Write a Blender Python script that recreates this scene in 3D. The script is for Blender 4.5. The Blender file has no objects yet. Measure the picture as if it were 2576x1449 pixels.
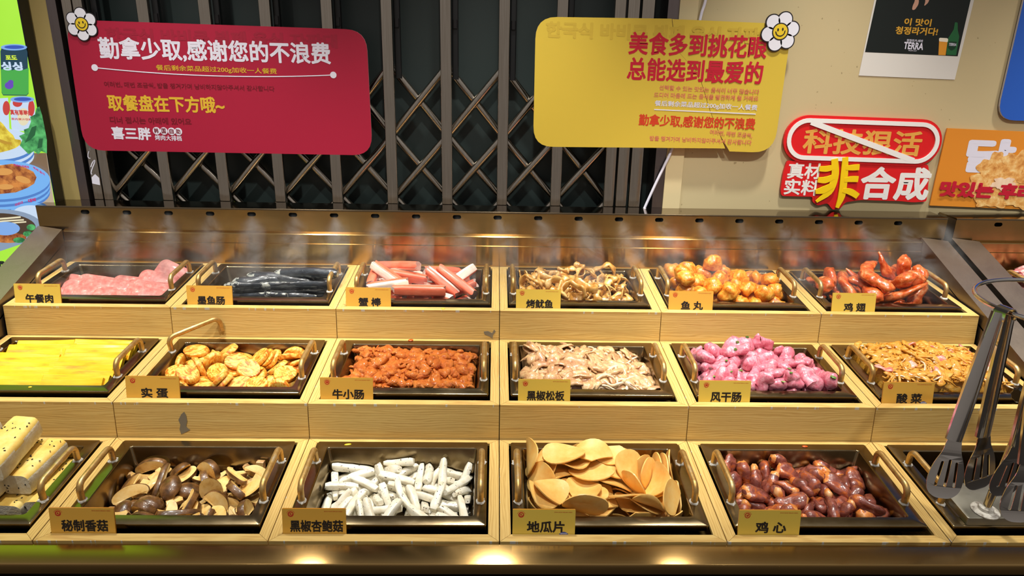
import bpy, bmesh, math, random
from mathutils import Vector, Matrix, Quaternion, noise as mnoise, geometry as mgeo
S = bpy.context.scene
COL = S.collection
PI = math.pi
# ------------------------------------------------------------ camera, world, lights
FPX, CX, CY = 1780.0, 1288.0, 724.5
CAM = Vector((-0.013265, -0.924908, 0.728462))
RGT = Vector((0.999609, -0.020664, 0.018842))
DWN = Vector((0.011322, -0.317046, -0.948343))
FWD = Vector((0.025570, 0.948185, -0.316688))
cd = bpy.data.cameras.new('camera'); cam = bpy.data.objects.new('camera', cd); COL.objects.link(cam)
cd.sensor_width = 36.0; cd.lens = FPX / 2576 * 36.0; cd.clip_start = 0.02; cd.clip_end = 50
cam.matrix_world = Matrix(((RGT.x, -DWN.x, -FWD.x, CAM.x), (RGT.y, -DWN.y, -FWD.y, CAM.y), (RGT.z, -DWN.z, -FWD.z, CAM.z), (0, 0, 0, 1)))
S.camera = cam
S.view_settings.view_transform = 'Standard'; S.view_settings.look = 'None'
S.view_settings.gamma = 1.0; S.view_settings.exposure = 0.0; S.view_settings.use_curve_mapping = False
S.cycles.max_bounces = 6; S.cycles.diffuse_bounces = 3; S.cycles.glossy_bounces = 4; S.cycles.transmission_bounces = 4
S.cycles.volume_bounces = 0; S.cycles.caustics_reflective = False; S.cycles.caustics_refractive = False
S.cycles.use_denoising = True; S.cycles.use_adaptive_sampling = True; S.cycles.adaptive_threshold = .02; S.cycles.sample_clamp_indirect = 4.0; S.cycles.volume_step_rate = 2.0
wd = bpy.data.worlds.new('room_light'); S.world = wd; wd.use_nodes = True
wn = wd.node_tree.nodes; wl = wd.node_tree.links
bg = wn['Background']; tc = wn.new('ShaderNodeTexCoord'); sx = wn.new('ShaderNodeSeparateXYZ'); rp = wn.new('ShaderNodeValToRGB')
mp = wn.new('ShaderNodeMapRange'); mp.inputs[1].default_value = -1; mp.inputs[2].default_value = 1
wl.new(tc.outputs['Generated'], sx.inputs[0]); wl.new(sx.outputs['Z'], mp.inputs[0]); wl.new(mp.outputs[0], rp.inputs[0]); wl.new(rp.outputs[0], bg.inputs[0])
rp.color_ramp.elements[0].color = (.10, .075, .05, 1); rp.color_ramp.elements[1].color = (.55, .53, .52, 1)
e = rp.color_ramp.elements.new(.5); e.color = (.34, .30, .27, 1)
bg.inputs[1].default_value = 0.62
# two rows of ceiling track spotlights: one out in front of the counter, one above it
SPOTS = [(x, -.55, 34, p, 54) for x, p in ((-1.85, 62), (-0.95, 80), (0.0, 80), (0.95, 80), (1.95, 70))] + [(x, .50, 3, p, 50) for x, p in ((-1.5, 92), (-.75, 118), (0.0, 118), (.75, 118), (1.5, 98))]
for lx, ly, tl, pw, sz in SPOTS:
    ld = bpy.data.lights.new('track_spotlight', 'SPOT'); lo = bpy.data.objects.new('track_spotlight', ld); COL.objects.link(lo)
    ld.energy = pw; ld.color = (1.0, .965, .88); ld.spot_size = math.radians(sz); ld.spot_blend = .85; ld.shadow_soft_size = .045
    lo.location = (lx, ly, 1.9); lo.rotation_euler = (math.radians(tl), 0, 0)

# ------------------------------------------------------------ helpers
def ray(x, y): return RGT * ((x - CX) / FPX) + DWN * ((y - CY) / FPX) + FWD
def aty(x, y, Y):
    d = ray(x, y); return CAM + d * ((Y - CAM.y) / d.y)
def atz(x, y, Z):
    d = ray(x, y); return CAM + d * ((Z - CAM.z) / d.z)

class MB:
    """collects verts and faces of ONE mesh"""
    def __init__(s): s.v = []; s.f = []; s.m = []
    def add(s, vs, fs, mi=0):
        o = len(s.v); s.v += [tuple(v) for v in vs]
        for f in fs: s.f.append([o + i for i in f]); s.m.append(mi)
        return o
    def box(s, a, b, mi=0):
        (x0, y0, z0), (x1, y1, z1) = a, b
        s.add([(x0,y0,z0),(x1,y0,z0),(x1,y1,z0),(x0,y1,z0),(x0,y0,z1),(x1,y0,z1),(x1,y1,z1),(x0,y1,z1)],
              [(3,2,1,0),(4,5,6,7),(0,1,5,4),(1,2,6,5),(2,3,7,6),(3,0,4,7)], mi)
    def loft(s, rings, mi=0, caps=True, closed=False, capmi=None):
        n = len(rings[0]); o = len(s.v)
        for r in rings: s.v += [tuple(p) for p in r]
        R = len(rings)
        for i in range(R if closed else R - 1):
            for j in range(n):
                a = o + i*n + j; b = o + i*n + (j+1) % n; c = o + ((i+1) % R)*n + (j+1) % n; d = o + ((i+1) % R)*n + j
                s.f.append([a, b, c, d]); s.m.append(mi)
        if caps and not closed:
            cm = mi if capmi is None else capmi
            s.f.append([o + j for j in range(n)][::-1]); s.m.append(cm)
            s.f.append([o + (R-1)*n + j for j in range(n)]); s.m.append(cm)
    def tube(s, pts, r, seg=10, mi=0, caps=True, flat=1.0, closed=False):
        pts = [Vector(p) for p in pts]; n = len(pts); rs = r if isinstance(r, (list, tuple)) else [r]*n
        rings = []; up = None
        for i, p in enumerate(pts):
            if closed: t = (pts[(i+1) % n] - pts[i-1])
            else: t = (pts[min(i+1, n-1)] - pts[max(i-1, 0)])
            t.normalize()
            if up is None:
                up = Vector((0,0,1)) if abs(t.z) < .9 else Vector((0,1,0))
            a = t.cross(up); a.normalize(); b = a.cross(t); up = b
            rings.append([p + a*(rs[i]*math.cos(2*PI*k/seg)) + b*(rs[i]*flat*math.sin(2*PI*k/seg)) for k in range(seg)])
        s.loft(rings, mi, caps, closed)
    def prism(s, poly, y0, y1, mi=0, side=None):
        """poly: list of (x,z); extruded along y from y0 (front) to y1"""
        n = len(poly); o = len(s.v)
        s.v += [(x, y0, z) for x, z in poly] + [(x, y1, z) for x, z in poly]
        tri = mgeo.tessellate_polygon([[Vector((x, z, 0)) for x, z in poly]])
        ar = sum(poly[i][0]*poly[(i+1)%n][1]-poly[(i+1)%n][0]*poly[i][1] for i in range(n))
        for t in tri:
            a, b, c = t
            A = (poly[b][0]-poly[a][0])*(poly[c][1]-poly[a][1])-(poly[c][0]-poly[a][0])*(poly[b][1]-poly[a][1])
            if A < 0: a, b, c = a, c, b
            s.f.append([o+a, o+b, o+c]); s.m.append(mi)
            s.f.append([o+n+a, o+n+c, o+n+b]); s.m.append(mi)
        for i in range(n):
            j = (i+1) % n
            s.f.append([o+j, o+i, o+n+i, o+n+j] if ar > 0 else [o+i, o+j, o+n+j, o+n+i]); s.m.append(mi if side is None else side)
    def mesh(s, name, mats, smooth=None):
        me = bpy.data.meshes.new(name); me.from_pydata(s.v, [], s.f)
        for m in mats: me.materials.append(m)
        me.polygons.foreach_set('material_index', s.m)
        bm = bmesh.new(); bm.from_mesh(me); bmesh.ops.recalc_face_normals(bm, faces=bm.faces); bm.to_mesh(me); bm.free()
        if smooth is not None:
            me.polygons.foreach_set('use_smooth', [True]*len(me.polygons))
            if smooth < 180: me.set_sharp_from_angle(angle=math.radians(smooth))
        me.update(); return me

def link(name, me, parent=None, mat=None):
    o = bpy.data.objects.new(name, me); COL.objects.link(o)
    if parent is not None: o.parent = parent
    if mat is not None: o.matrix_local = mat
    return o
def obj(name, mb, mats, parent=None, smooth=None, mat=None):
    return link(name, mb.mesh(name, mats if isinstance(mats, (list, tuple)) else [mats], smooth), parent, mat)
def tag(o, label, cat, group=None, kind=None):
    if label: o['label'] = label
    if cat: o['category'] = cat
    if group: o['group'] = group
    if kind: o['kind'] = kind
    return o
def thing(name, label, cat, mat=None, group=None):
    o = bpy.data.objects.new(name, None); COL.objects.link(o); o.empty_display_size = .02
    if mat is not None: o.matrix_world = mat
    return tag(o, label, cat, group)
def struct(o): o['kind'] = 'structure'; return o

# ------------------------------------------------------------ materials
def srgb(r, g, b):
    f = lambda c: (c/255/12.92) if c <= 10 else ((c/255+.055)/1.055)**2.4
    return (f(r), f(g), f(b), 1)
class NT:
    def __init__(s, name):
        s.mat = bpy.data.materials.new(name); s.mat.use_nodes = True; s.n = s.mat.node_tree.nodes; s.l = s.mat.node_tree.links
        s.b = s.n['Principled BSDF']
    def new(s, t, **kw):
        nd = s.n.new('ShaderNode' + t)
        for k, v in kw.items(): setattr(nd, k, v)
        return nd
    def set(s, nd, i, v):
        if hasattr(v, 'is_output') or isinstance(v, bpy.types.NodeSocket): s.l.new(v, nd.inputs[i])
        else: nd.inputs[i].default_value = v
    def math(s, op, a, b=None, c=None):
        nd = s.new('Math', operation=op); s.set(nd, 0, a)
        if b is not None: s.set(nd, 1, b)
        if c is not None: s.set(nd, 2, c)
        return nd.outputs[0]
    def coord(s, kind='Object', scale=(1,1,1), rnd=0.0, loc=(0,0,0)):
        t = s.new('TexCoord'); m = s.new('Mapping'); s.l.new(t.outputs[kind], m.inputs[0]); m.inputs['Scale'].default_value = scale; m.inputs['Location'].default_value = loc
        out = m.outputs[0]
        if rnd:
            oi = s.new('ObjectInfo'); v = s.new('VectorMath', operation='ADD'); k = s.math('MULTIPLY', oi.outputs['Random'], rnd)
            s.l.new(out, v.inputs[0]); s.l.new(k, v.inputs[1]); out = v.outputs[0]
        return out
    def noise(s, vec, scale, detail=3, rough=.5, dist=0):
        nd = s.new('TexNoise'); s.l.new(vec, nd.inputs['Vector']); nd.inputs['Scale'].default_value = scale; nd.inputs['Detail'].default_value = detail
        nd.inputs['Roughness'].default_value = rough; nd.inputs['Distortion'].default_value = dist; return nd.outputs['Fac']
    def ramp(s, fac, stops):
        nd = s.new('ValToRGB'); s.l.new(fac, nd.inputs[0]); cr = nd.color_ramp
        while len(cr.elements) < len(stops): cr.elements.new(.5)
        for e, (p, c) in zip(cr.elements, stops): e.position = p; e.color = c if len(c) == 4 else (*c, 1)
        return nd.outputs[0]
    def mix(s, fac, a, b):
        nd = s.new('Mix', data_type='RGBA'); s.set(nd, 0, fac); s.set(nd, 6, a); s.set(nd, 7, b); return nd.outputs[2]
    def base(s, v): s.set(s.b, 'Base Color', v)
    def bump(s, h, strength=.3, dist=.002):
        nd = s.new('Bump'); nd.inputs['Strength'].default_value = strength; nd.inputs['Distance'].default_value = dist
        s.l.new(h, nd.inputs['Height']); s.l.new(nd.outputs[0], s.b.inputs['Normal'])
    def p(s, **kw):
        for k, v in kw.items(): s.set(s.b, k.replace('_', ' '), v)
        return s
MATS = {}
def flat(name, col, rough=.5, metal=0.0, spec=.5, emit=0):
    if name in MATS: return MATS[name]
    t = NT(name); t.base(col); t.p(Roughness=rough, Metallic=metal, Specular_IOR_Level=spec)
    if emit: t.p(Emission_Color=col, Emission_Strength=emit)
    MATS[name] = t.mat; return t.mat
def mottled(name, stops, scale, rough=.4, stretch=(1,1,1), bump=0.0, bscale=None, coat=0.0, detail=3, rnd=9.0, sss=0.0, dist=0.0, bdist=.002, emit=0, crough=.12):
    """colour noise on the thing itself: marbling, seasoning, grain"""
    t = NT(name); v = t.coord('Object', stretch, rnd); f = t.noise(v, scale, detail+2, .62, dist); c = t.ramp(f, stops); t.base(c); t.p(Roughness=rough)
    if bump: t.bump(t.noise(v, bscale or scale*2, 6, .68), min(1, bump*1.5), bdist)
    if coat: t.p(Coat_Weight=coat, Coat_Roughness=crough)
    if sss: t.p(Subsurface_Weight=sss, Subsurface_Radius=(.006, .003, .0015), Subsurface_Scale=1.0)
    if emit: t.p(Emission_Color=c, Emission_Strength=emit)
    MATS[name] = t.mat; return t.mat
# ------------------------------------------------------------ food pieces (each function returns (MB, [material names], smooth angle))
def nz(p, s, seed=0): return mnoise.noise(Vector((p[0]*s + seed*7.3, p[1]*s - seed*3.1, p[2]*s + seed*1.7)))
def displace(mb, amp, freq, seed, i0=0):
    c = Vector((0,0,0)); vs = mb.v[i0:]
    for p in vs: c += Vector(p)
    c /= max(1, len(vs))
    for i in range(i0, len(mb.v)):
        p = Vector(mb.v[i]); d = (p - c); L = d.length
        if L > 1e-6: mb.v[i] = tuple(p + d/L*amp*nz(p, freq, seed))
def tubeblob(path, radii, seg=12, flat=1.0, amp=0.0, freq=60, seed=0, mats=None):
    mb = MB(); mb.tube(path, radii, seg, flat=flat)
    if amp: displace(mb, amp, freq, seed)
    if mats: pass
    return mb
def curve_pts(ctrl, n):
    """Catmull-Rom through control points"""
    P = [Vector(c) for c in ctrl]; P = [P[0]*2-P[1]] + P + [P[-1]*2-P[-2]]; out = []
    segs = len(P)-3
    for i in range(n):
        u = i/(n-1)*segs; k = min(int(u), segs-1); t = u-k; a,b,c,d = P[k:k+4]
        out.append(.5*((2*b)+(c-a)*t+(2*a-5*b+4*c-d)*t*t+(3*b-a-3*c+d)*t**3))
    return out
def round_ends(n, r, e=.18, r1=None):
    out = []
    for i in range(n):
        u = i/(n-1); w = r + ((r1 or r)-r)*u
        d = min(u, 1-u)/e
        out.append(w*(math.sqrt(max(0, 1-(1-min(d,1))**2))*.97+.03))
    return out
def shiitake(k):
    rd = random.Random(100+k); mb = MB()
    if k == 4:   # end piece of a cap: a brown dome with a cream cut side
        rings = []
        for i in range(6):
            a = i/5*PI/2; rr = math.cos(a); rings.append([(.026*rr*math.cos(t), .019*rr*math.sin(t), .013*math.sin(a)) for t in [2*PI*j/18 for j in range(18)]])
        mb.loft(rings, 0, True); mb.m[-2] = 1; displace(mb, .002, 70, k); return mb, ['mushroom_skin', 'mushroom_flesh'], 50
    w = [.030, .034, .026, .032][k % 4]; h = [.021, .015, .023, .018][k % 4]; th = [.0050, .0044, .006, .005][k % 4]
    outer = [(-w*math.cos(t)*(1+.08*math.sin(3*t+k)), h*math.sin(t)) for t in [PI*j/16 for j in range(17)]]
    inner = [(w*.82*math.cos(t), -h*.24 + h*(.26, .36, .16, .40)[k % 4]*max(0, math.sin(t))**1.1) for t in [PI*(j)/10 for j in range(11)]]
    if k % 4 in (1, 3):
        s = w*.24; inner = [p for p in inner if abs(p[0]) > s] ; i = sum(1 for p in inner if p[0] > 0)
        inner[i:i] = [(s, h*.0), (s*.9, -h*.85), (-s*.8, -h*.9), (-s, h*.0)]
    poly = outer + inner; n = len(poly); no = len(outer)
    cx = sum(p[0] for p in poly)/n; cz = sum(p[1] for p in poly)/n
    def ring(y, sc): return [(cx+(x-cx)*sc, y + .0025*math.sin(x*60+k), cz+(z-cz)*sc) for x, z in poly]
    mb.loft([ring(-th, .96), ring(-th*.7, 1.0), ring(th*.7, 1.0), ring(th, .96)], 0, False)
    for i in range(len(mb.f)):
        j = i % n; mb.m[i] = 0 if j < no-1 else 2
    o = len(mb.v); 
    for y, base, flip in ((-th, 0, 0), (th, 3*n, 1)):
        tri = mgeo.tessellate_polygon([[Vector((p[0], p[2], 0)) for p in ring(0, .96)]])
        for t in tri: mb.f.append([base+q for q in (t if not flip else t[::-1])]); mb.m.append(1)
    return mb, ['mushroom_skin', 'mushroom_flesh', 'mushroom_gill'], 45
def strip(k):
    rd = random.Random(200+k); mb = MB(); n = 9; L = rd.uniform(.056, .080); bend = rd.uniform(-.006, .006); w0 = rd.uniform(.0062, .0085); w1 = rd.uniform(.0048, .0080); h = rd.uniform(.005, .0068)
    rings = []
    for i in range(n):
        u = i/(n-1); x = (u-.5)*L; e = min(1, .72+.28*math.sqrt(min(1, min(u, 1-u)/.10))); w = (w0+(w1-w0)*u)*e; hh = h*e
        z = bend*(1-(2*u-1)**2); sec = []
        for a in range(12):
            t = 2*PI*a/12; c, s_ = math.cos(t), math.sin(t); q = 5.0
            sec.append((x, w*math.copysign(abs(c)**(2/q), c), z+hh*math.copysign(abs(s_)**(2/q), s_)))
        rings.append(sec)
    mb.loft(rings); displace(mb, .0014, 110, k); return mb, ['oyster_mushroom'], 50
def chip(k):
    rd = random.Random(300+k); mb = MB(); R = rd.uniform(.030, .042); th = .0011; a = (3, 8, 5, 11, 2, 7, 9)[k % 7]*rd.uniform(.8, 1.2); b = rd.uniform(-3, 3); nr, ns = 6, 26
    el = rd.uniform(.78, 1.0); up = []; dn = []
    cut = rd.uniform(.35, 1.1); ang = rd.uniform(0, 6)
    for i in range(nr):
        r = R*(i+.4)/(nr-.6); A = []; B = []
        for j in range(ns):
            t = 2*PI*j/ns; rr = r*(1+.09*math.sin(2*t+k)+.04*math.sin(3*t+2*k))
            x, y = rr*math.cos(t), rr*math.sin(t)*el
            d = x*math.cos(ang)+y*math.sin(ang)
            if d > R*cut: x -= (d-R*cut)*math.cos(ang); y -= (d-R*cut)*math.sin(ang)
            z = a*x*x + b*x*y*2 + .0016*math.sin(80*y+k)
            A.append((x, y, z+th)); B.append((x, y, z-th))
        up.append(A); dn.append(B)
    mb.loft(up[0:1]*1 + up[1:] + dn[::-1], 0, True); return mb, ['sweet_potato'], 60
def heart(k):
    rd = random.Random(400+k); mb = MB(); n = 13; L = rd.uniform(.040, .054); r = rd.uniform(.0115, .0150)
    path = curve_pts([(-L/2, 0, 0), (-L*.12, rd.uniform(-.005, .005), .001), (L*.22, rd.uniform(-.004, .004), .001), (L/2, rd.uniform(-.010, .010), -.003)], n)
    rad = [r*f for f in (.35, .85, 1.0, 1.06, 1.08, 1.06, 1.02, .96, .88, .80, .70, .55, .22)]
    mb.tube(path, rad, 14, flat=rd.uniform(.62, .85)); displace(mb, .0062, 50, k); displace(mb, .0032, 115, k+4); displace(mb, .0010, 260, k+6)
    if k % 2 == 1:   # split open: a fold pressed into the upper side
        mb.v = [(x, y, z-.0075*math.exp(-((y-.15*x)/.0032)**2)*(1 if z > 0 else 0)*max(0, 1-(x/(L*.5))**2)) for x, y, z in mb.v]
    for i in range(len(mb.f)):
        if i < 14*[2, 1, 0, 2, 0, 1][k % 6]: mb.m[i] = 1
    if k % 2 == 0:
        i0 = len(mb.v); p = Vector((-L/2+.004, rd.uniform(-.006, .006), .002)); mb.tube([p+Vector((-.006,-.006,0)), p+Vector((-.003,-.002,.001)), p+Vector((.003,.004,.001)), p+Vector((.010,.008,0))], [.003, .0075, .0072, .002], 10, mi=1); displace(mb, .0035, 95, k+9, i0)
    return mb, ['chicken_heart', 'heart_fat'], 180
def eggdisc(k):
    rd = random.Random(500+k); mb = MB(); a = rd.uniform(.022, .027); b = rd.uniform(.0185, .0225); h = rd.uniform(.0044, .0062); ns = 22; sh = rd.uniform(-.004, .004)
    prof = [(.55, -1), (.93, -1), (1, -.7), (1.01, 0), (1, .7), (.93, 1), (.55, 1)]
    rings = [[(a*f*math.cos(2*PI*j/ns)+sh*z, b*f*math.sin(2*PI*j/ns)*(1+.07*math.cos(2*PI*j/ns)), h*z) for j in range(ns)] for f, z in prof]
    mb.loft(rings); displace(mb, .0007, 60, k); return mb, ['egg_slice'], 50
def crabstick(k):
    rd = random.Random(600+k); mb = MB(); L = rd.uniform(.086, .118); w, h = .0122, .0105; n = 6; rings = []
    for i in range(n):
        u = i/(n-1); e = .92 if i in (0, n-1) else 1; sec = []
        for a in range(16):
            t = 2*PI*(a+.5)/16; c, s_ = math.cos(t), math.sin(t); q = 4.2
            sec.append(((u-.5)*L + .003*math.sin(5*s_), w*e*math.copysign(abs(c)**(2/q), c), h*e*math.copysign(abs(s_)**(2/q), s_)))
        rings.append(sec)
    mb.loft(rings)
    for i in range((n-1)*16):
        mb.m[i] = 1 if (i % 16) in (2, 3, 4, 5, 6) else 0
    mb.m[-1] = mb.m[-2] = 2; displace(mb, .0007, 140, k); return mb, ['crab_red', 'crab_white', 'crab_end'], 50
def fishball(k):
    rd = random.Random(700+k); mb = MB(); r = rd.uniform(.0175, .0215); rings = []
    for i in range(11):
        a = -PI/2+PI*(i+.15)/10.3; rings.append([(r*math.cos(a)*math.cos(2*PI*j/16), r*math.cos(a)*math.sin(2*PI*j/16)*rd.uniform(.98,1.02), r*.9*math.sin(a)) for j in range(16)])
    mb.loft(rings); displace(mb, .0085, 58, k); displace(mb, .0030, 150, k+3); displace(mb, .0010, 330, k+6); return mb, ['fish_ball'], 180
def wing(k):
    rd = random.Random(800+k); mb = MB(); n = 30; seg = 20
    if k % 2:   # drumette
        path = curve_pts([(-.048, .006, 0), (-.020, .006, .004), (.012, -.004, .002), (.048, .006, 0)], n); key = [.005, .015, .0205, .0225, .0225, .021, .018, .0145, .0115, .010, .0105, .0125, .004]
    else:       # flat with the bent tip
        path = curve_pts([(-.052, .020, 0), (-.024, 0, .004), (.010, -.010, .003), (.038, .004, .001), (.060, .036, -.002)], n); key = [.005, .014, .0165, .0175, .0185, .0185, .0165, .0150, .0145, .0120, .0092, .0072, .003]
    rad = []
    for i in range(n):
        u = i/(n-1)*(len(key)-1); j = min(int(u), len(key)-2); rad.append(key[j]+(key[j+1]-key[j])*(u-j))
    mb.tube(path, rad, seg, flat=rd.uniform(.60, .75)); displace(mb, .0085, 42, k); displace(mb, .0042, 95, k+5); displace(mb, .0017, 220, k+8); return mb, ['chicken_wing'], 180
def squid(k):
    rd = random.Random(900+k); mb = MB(); n = 18
    if k % 7 in (2, 5):   # a broad curled piece of the body
        m = 7; L = rd.uniform(.034, .046); w = rd.uniform(.010, .014); rings = []
        for i in range(n):
            u = i/(n-1); a = (u-.5)*rd.uniform(2.2, 2.6); R = .017; ww = w*(.5+.5*math.sin(PI*(.1+.8*u))); up = []; dn = []
            for j in range(m):
                y = (j/(m-1)-.5)*2*ww; z = .004*math.sin(y*180+k)*(u-.3); e = .0017*(.4 if j in (0, m-1) else 1)
                up.append(((R+e+z)*math.sin(a), y, (R+e+z)*math.cos(a)-R)); dn.append(((R-e+z)*math.sin(a), y, (R-e+z)*math.cos(a)-R))
            rings.append(up+dn[::-1])
        mb.loft(rings); displace(mb, .0020, 90, k); return mb, ['grilled_squid'], 180
    R = rd.uniform(.011, .021); sweep = rd.uniform(1.6, 4.8); w = rd.uniform(.0032, .0056)
    path = [(R*math.cos(sweep*i/(n-1)) + .003*math.sin(i*.9+k), R*1.25*math.sin(sweep*i/(n-1)), .006*math.sin(i*.5+k)) for i in range(n)]
    mb.tube(path, [w*(.5+.5*min(1, min(i, n-1-i)/2))*(1+.25*math.sin(i*1.7+k)) for i in range(n)], 10, flat=rd.choice([.4, .55, 1.6, 2.1])); displace(mb, .0020, 130, k); return mb, ['grilled_squid'], 180
def pinklump(k):
    rd = random.Random(1000+k); mb = MB(); n = 19; L = rd.uniform(.032, .058)
    path = curve_pts([(-L/2, rd.uniform(-.004, .004), 0), (-L*.15, rd.uniform(-.009, .009), .003), (L*.2, rd.uniform(-.009, .009), .002), (L/2, rd.uniform(-.006, .006), 0)], n)
    r = rd.uniform(.0115, .0165); mb.tube(path, [r*math.sqrt(max(.02, 1-(2*i/(n-1)-1)**2*.97))*(1+.16*math.sin(i*.75+k*2)) for i in range(n)], 18, flat=rd.uniform(.55, .8)); displace(mb, .0085, 46, k); displace(mb, .0032, 110, k+2); displace(mb, .0009, 260, k+4); return mb, ['pink_meat'], 180
KINDS = {  # name: (function, variants, count, pan depth, material names come from the function)
 'shiitake': (shiitake, 5, 62), 'strip': (strip, 6, 84), 'chip': (chip, 7, 80), 'heart': (heart, 6, 92), 'eggdisc': (eggdisc, 5, 72),
 'crabstick': (crabstick, 4, 38), 'fishball': (fishball, 5, 52), 'wing': (wing, 6, 24), 'squid': (squid, 9, 125), 'pinklump': (pinklump, 7, 84)}
# pan: opening in box coordinates x .042-.318, t .054-.232 ; walls lean in 8 mm
PAN = dict(x0=.042, x1=.318, t0=.054, t1=.232, lean=.008)
DEPTH = {'shiitake': .062, 'strip': .062, 'chip': .062, 'heart': .062, 'eggdisc': .050, 'crabstick': .042, 'fishball': .040, 'wing': .042, 'squid': .034, 'pinklump': .045}
# ------------------------------------------------------------ materials of the place
def wood(name, horiz=True):
    t = NT(name); v = t.coord('Object', (1.0, 34, 34), 5.0) if horiz else t.coord('Object', (34, 1.0, 34), 5.0)
    n1 = t.noise(v, 3.2, 5, .6, 1.2); w = t.new('TexWave', wave_type='BANDS', bands_direction='Z' if horiz else 'X')
    v2 = t.coord('Object', (.9, 7, 7), 3.0) if horiz else t.coord('Object', (7, .9, 7), 3.0)
    t.l.new(v2, w.inputs['Vector']); w.inputs['Scale'].default_value = 10; w.inputs['Distortion'].default_value = 13; w.inputs['Detail'].default_value = 3; w.inputs['Detail Scale'].default_value = .8
    f = t.math('ADD', t.math('MULTIPLY', n1, .62), t.math('MULTIPLY', w.outputs['Fac'], .28))
    c = t.ramp(f, [(.16, srgb(188, 146, 80)), (.42, srgb(212, 175, 102)), (.62, srgb(220, 186, 114)), (.9, srgb(230, 201, 132))])
    t.base(c); t.p(Roughness=.42, Specular_IOR_Level=.35); t.bump(f, .10, .0006); MATS[name] = t.mat; return t.mat
def chipped(name, horiz):
    """same laminate with the film worn to grey along the outer edge"""
    m = wood(name, horiz); t = NT.__new__(NT); t.mat = m; t.n = m.node_tree.nodes; t.l = m.node_tree.links; t.b = t.n['Principled BSDF']
    old = t.b.inputs['Base Color'].links[0].from_socket
    v = t.coord('Object', (14, 1, 1), 7.0) if horiz else t.coord('Object', (1, 14, 1), 7.0)
    n = t.noise(v, 7.5, 2, .5); tcn = t.new('TexCoord'); sp = t.new('SeparateXYZ'); t.l.new(tcn.outputs['Object'], sp.inputs[0])
    d = t.math('ABSOLUTE', sp.outputs['Y' if horiz else 'X']); e = t.math('LESS_THAN', d, .0017)
    k = t.math('MULTIPLY', t.math('GREATER_THAN', n, .63), e); t.base(t.mix(k, old, srgb(206, 200, 186))); return m
def brushed(name, col, rough, aniso=.75, tangent=(1, 0, 0), streak=(1.2, 60, 60), var=.05, rvar=.12):
    t = NT(name); v = t.coord('Object', streak, 4.0); n = t.noise(v, 9, 4, .6); big = t.noise(t.coord('Object', (3, 3, 3), 4.0), 5, 3, .6)
    c2 = tuple(max(0, c - var) for c in col[:3]) + (1,)
    t.base(t.mix(n, c2, col)); t.p(Metallic=1.0, Anisotropic=aniso)
    t.p(Roughness=t.math('ADD', t.math('MULTIPLY', n, rvar*.5), t.math('ADD', t.math('MULTIPLY', big, rvar), rough-rvar*.75)))
    if aniso:
        cx = t.new('CombineXYZ'); 
        for i in range(3): cx.inputs[i].default_value = tangent[i]
        t.l.new(cx.outputs[0], t.b.inputs['Tangent'])
    t.bump(n, .035, .0004); MATS[name] = t.mat; return t.mat
wood('wood_front'); chipped('wood_rim_long', True); chipped('wood_rim_short', False)
brushed('bronze_steel', srgb(190, 156, 104), .165, .965, (0, 1, 1), rvar=.04)
brushed('bronze_steel_side', srgb(140, 128, 116), .40, .3, (1, 0, 0), (60, 1.2, 60))
brushed('ledge_steel', srgb(150, 132, 108), .10, 0, (0, 1, 1), (1.2, 40, 40), .04, .06)
brushed('pan_steel', srgb(150, 134, 108), .20, .2, (0, 1, 1), (3, 9, 9), .08, .16)
brushed('fascia_steel', srgb(40, 34, 28), .34, .5, (0, 1, 1))
brushed('gate_steel', srgb(225, 218, 208), .16, .4, (1, 0, 0), (70, 70, 1.0), .38, .16)  # strong colour streaks imitate bright and dark vertical reflections on the posts
brushed('frame_steel', srgb(150, 140, 140), .30, .3, (1, 0, 0), (60, 60, 1.0))
brushed('chrome_steel', srgb(215, 212, 208), .12, 0, (1, 0, 0), (8, 8, 8), .05, .06)
brushed('plate_steel', srgb(150, 146, 134), .36, .2, (1, 0, 0), (5, 5, 5), .06, .2)
t = NT('brass'); v = t.coord('Object', (1, 1, 1), 6.0); t.base(t.ramp(t.noise(v, 60, 4, .7), [(.3, srgb(176, 136, 76)), (.55, srgb(206, 170, 106)), (.75, srgb(200, 190, 168))])); t.p(Metallic=.8, Roughness=.42); MATS['brass'] = t.mat
mottled('weld_white', [(.3, srgb(120, 105, 90)), (.55, srgb(215, 210, 200))], 120, .6, bump=.4)
t = NT('wall_beige'); v = t.coord('Object'); n = t.noise(v, 1.6, 3); sp_ = t.noise(v, 80, 1, .4); big = t.noise(v, 9, 2)
c = t.mix(n, srgb(190, 172, 130), srgb(200, 184, 144)); k = t.math('MULTIPLY', t.math('GREATER_THAN', sp_, .73), t.math('GREATER_THAN', big, .5)); t.base(t.mix(t.math('MULTIPLY', k, .55), c, srgb(120, 100, 64))); t.p(Roughness=.55); t.bump(t.noise(v, 90, 3), .05, .001); MATS['wall_beige'] = t.mat
flat('trim_cream', srgb(214, 196, 152), .5); flat('trim_khaki', srgb(165, 146, 92), .42); flat('trim_brown', srgb(120, 92, 48), .4)
t = NT('panel_dark'); v = t.coord('Object'); t.base(t.mix(t.noise(v, 2.5, 3), srgb(30, 40, 40), srgb(40, 52, 51))); t.p(Roughness=.42); MATS['panel_dark'] = t.mat
flat('black_channel', srgb(12, 13, 15), .35); flat('black_gloss', srgb(16, 15, 17), .3); flat('black_fascia', srgb(26, 22, 20), .4)
flat('floor_dark', srgb(70, 62, 55), .5)
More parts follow.
